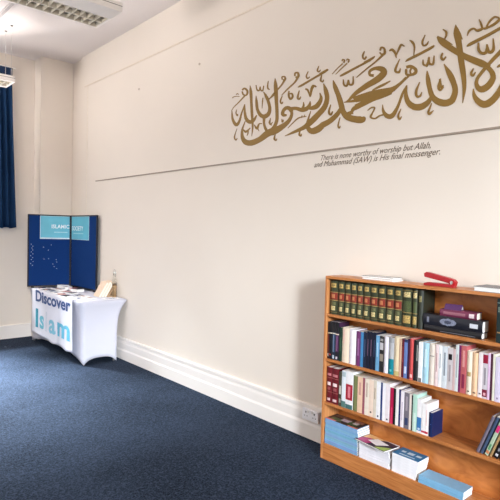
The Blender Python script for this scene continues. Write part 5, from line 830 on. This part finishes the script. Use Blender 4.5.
# ------------------------------------------------------------------ leaflets and the holder on the table
lr = random.Random(5)
cols = [((44, 52, 78), 'navy leaflet', 'navy'), ((70, 62, 66), 'dark photo leaflet', 'dark'), ((196, 120, 110), 'dusty pink leaflet', 'pink'), ((238, 238, 240), 'plain white leaflet', 'white'), ((118, 128, 150), 'grey-blue leaflet', 'grey-blue'), ((30, 34, 48), 'black leaflet', 'black')]
spots = []
k = 0
for r_ in range(3):
    for c_ in range(8):
        y = 7.40 - c_*.185 + lr.uniform(-.02, .02); x = 2.615+.145*r_ + lr.uniform(-.012, .012)
        if x > 2.85 and y < 6.7: continue
        spots.append((x, y))
rowname = ['in the front row', 'in the middle row', 'in the back row']
for i, (x, y) in enumerate(spots):
    rgb, nm, short = cols[(i*5+i//8) % 6] if y > 6.45 else cols[3]
    ri = 0 if x < 2.69 else (1 if x < 2.83 else 2)
    r = thing('leaflet', '%s lying flat on the white-covered table, %s' % (nm, rowname[ri]), 'leaflet', (x, y, TT+.0052), '%s leaflets %s on the table' % (short, rowname[ri]), (0, 0, lr.uniform(-.5, .5)*.5))
    hgt = lr.choice((.003, .008, .014)) + ((.010 if x < 2.83 else .030)*(x > 2.7) if y > 6.5 else 0)
    boxes('page_block', [(-.05, .05, -.072, .072, 0, hgt)], m_pagew, r)
    boxes('cover', [(-.05, .05, -.072, .072, hgt, hgt+.0008)], mat(rgb, .35, var=.1, scale=30), r)
    cc = lr.choice(((236, 236, 240), (40, 60, 110), (200, 150, 130), (30, 30, 40)))
    boxes('cover_panel', [(-.035, .0, -.055, .03, hgt+.0008, hgt+.0012)], mat(cc, .4), r)
r = thing('leaflet', 'white leaflet with dark blue print at the near right corner of the table', 'leaflet', (2.98, 5.99, TT+.0008), None, (0, 0, .1))
boxes('page_block', [(-.10, .10, -.05, .06, 0, .004)], m_pagew, r)
for a in range(5): boxes('printed_block', [(-.07+.03*a, -.05+.03*a, -.035, .02, .004, .0045)], mat((40, 66, 130), .5), r)
hd = thing('book_rest', 'small wooden wedge stand holding up the cream booklets on the table', 'stand', (3.06, 6.21, TT+.0006))
HW = wood('pale_wood', (188, 150, 108), (214, 182, 144))
boxes('base', [(-.055, .06, -.07, .07, 0, .010)], HW, hd, bevel=.001)
bm = bmesh.new(); prism(bm, [(.045, .010), (.058, .010), (.058, .160), (.045, .146)], 1, -.07, .07); link('back_panel', bm, HW, hd)
bm = bmesh.new(); prism(bm, [(-.045, .010), (-.033, .010), (.045, .125), (.045, .145)], 1, -.068, .068); link('sloping_panel', bm, HW, hd)
for k_, lb in enumerate(('innermost of three', 'middle of three', 'outermost of three')):
    r = thing('booklet', 'cream booklet leaning towards the wall on the table, ' + lb, 'booklet', (2.985-.038*k_, 6.21, TT+.0008), 'cream booklets leaning on the wooden wedge', (0, math.radians(31), 0))
    th = .030
    boxes('page_block', [(-th+.002, -.002, -.078, .078, .002, .222-.006*k_)], m_page, r)
    boxes('cover', [(-th, -th+.002, -.08, .08, 0, .225-.006*k_), (-.002, 0, -.08, .08, 0, .225-.006*k_), (-th+.002, -.002, .078, .08, 0, .225-.006*k_)], mat((232, 208, 184), .5), r)
bt = thing('bottle', 'small clear clip-top bottle standing by the wall beside the wooden wedge', 'bottle', (3.08, 6.09, TT+.0006))
bm = bmesh.new(); lathe(bm, [(.026, 0), (.03, .01), (.03, .20), (.024, .24), (.016, .27), (.016, .31)], seg=20); link('body', bm, glass(), bt, smooth=True)
bm = bmesh.new(); lathe(bm, [(.018, .3105), (.02, .32), (.016, .335)], seg=16); link('stopper', bm, mat((206, 204, 196), .3), bt, smooth=True)
bm = bmesh.new(); tube(bm, [(0, -.026, .27), (0, -.03, .31), (0, -.022, .35), (0, 0, .362), (0, .022, .35), (0, .03, .31), (0, .026, .27)], .003, 8); link('wire_clip', bm, mat((150, 148, 140), .4, .5, .6), bt)

# ------------------------------------------------------------------ curtain
cu = thing('curtain', 'dark blue pleated curtain hanging at the left edge over the window', 'curtain', (2.1, 7.93, 0))
bm = bmesh.new(); NX, NZ = 90, 22; g = []
for j in range(NZ+1):
    v = j/NZ; z = 3.95 - v*(3.95-1.655); row_ = []
    for i in range(NX+1):
        u = i/NX; xr = .245+.075*v**1.2; xl = -.42-.03*v
        x = xl+(xr-xl)*u
        amp = .012+.028*min(1, v*3)
        row_.append(bm.verts.new((x, -amp*math.sin(u*2*PI*8.5) - .012*math.sin(u*2*PI*3+v*2)*v, z+.008*math.sin(u*40)*(j == NZ))))
    g.append(row_)
for j in range(NZ):
    for i in range(NX): bm.faces.new((g[j][i], g[j][i+1], g[j+1][i+1], g[j+1][i]))
o = link('fabric', bm, mat((26, 54, 88), .85, .1, var=.08, scale=60), cu, smooth=True); s_ = o.modifiers.new('t', 'SOLIDIFY'); s_.thickness = .004
boxes('header_tape', [(-.42, .245, -.018, .018, 3.86, 3.97)], mat((18, 40, 72), .85), cu)
bm = bmesh.new(); tube(bm, [(.1, 7.955, 3.99), (2.4, 7.955, 3.99)], .012, 10); tag(link('curtain_rail', bm, m_trim), 'slim white curtain rail above the blue curtain', 'rail')

# ------------------------------------------------------------------ hanging louvre lights
LG = mat((232, 228, 222), .4, .4)
def lamp(label, x0, x1, y0, y1, z, wires, lv0, lv1):
    r = thing('ceiling_light', label, 'light', ((x0+x1)/2, (y0+y1)/2, z), 'louvred lights hung from the ceiling')
    ox, oy = (x0+x1)/2, (y0+y1)/2; bm = bmesh.new(); hh = .075
    B = lambda a, b, c, d_, e, f: box(bm, a-ox, b-ox, c-oy, d_-oy, e, f)
    B(x0, x1, y0, lv0, 0, hh); B(x0, x1, lv1, y1, 0, hh); B(x0, x0+.022, lv0, lv1, 0, hh); B(x1-.022, x1, lv0, lv1, 0, hh); B(x0+.022, x1-.022, lv0, lv1, hh-.012, hh)
    link('housing', bm, m_trim, r, bevel=.003)
    bm = bmesh.new(); nx = max(4, int((x1-x0-.09)/.062)); mid = (lv0+lv1)/2
    for i in range(nx+1):
        x = x0+.024+(x1-x0-.048)*i/nx; B(x-.002, x+.002, lv0+.001, lv1-.001, .002, .040)
    B(x0+.023, x1-.023, mid-.006, mid+.006, .0, .045); B(x0+.023, x1-.023, lv0+.001, lv0+.007, .001, .045); B(x0+.023, x1-.023, lv1-.007, lv1-.001, .001, .045)
    link('louvre', bm, mat((214, 206, 190), .4, .5), r)
    for yy in (lv0+(lv1-lv0)*.25, lv0+(lv1-lv0)*.75):
        bm = bmesh.new(); tube(bm, [(x0+.05-ox, yy-oy, .052), (x1-.05-ox, yy-oy, .052)], .0075, 10); link('tube', bm, mat((238, 236, 230), .3), r)
    for (wx, wy) in wires:
        bm = bmesh.new(); tube(bm, [(wx-ox, wy-oy, hh), (wx-ox, wy-oy, H-z-.008)], .0022, 6); link('suspension_wire', bm, mat((196, 190, 184), .5), r)
        bm = bmesh.new(); tube(bm, [(wx-ox, wy-oy, H-z-.010), (wx-ox, wy-oy, H-z-.0005)], .016, 12); link('ceiling_boss', bm, mat((120, 112, 108), .5), r)
    boxes('seam', [(x0-ox, x1-ox, y0-oy-.0015, y0-oy, hh*.60, hh*.66)], mat((120, 112, 106), .6), r)
    return r
lamp('large white louvred light hanging near the camera at the top left', .45, 2.02, 3.93, 4.405, 3.47, ((1.75, 4.0), (1.75, 4.27), (.7, 4.0), (.7, 4.27)), 4.13, 4.385)
lamp('white louvred light hanging in front of the blue curtain at the left edge',   .55, 2.05, 6.80, 7.16, 3.48, ((2.02, 6.86), (2.02, 7.10), (.7, 6.86), (.7, 7.10)), 6.83, 7.10)
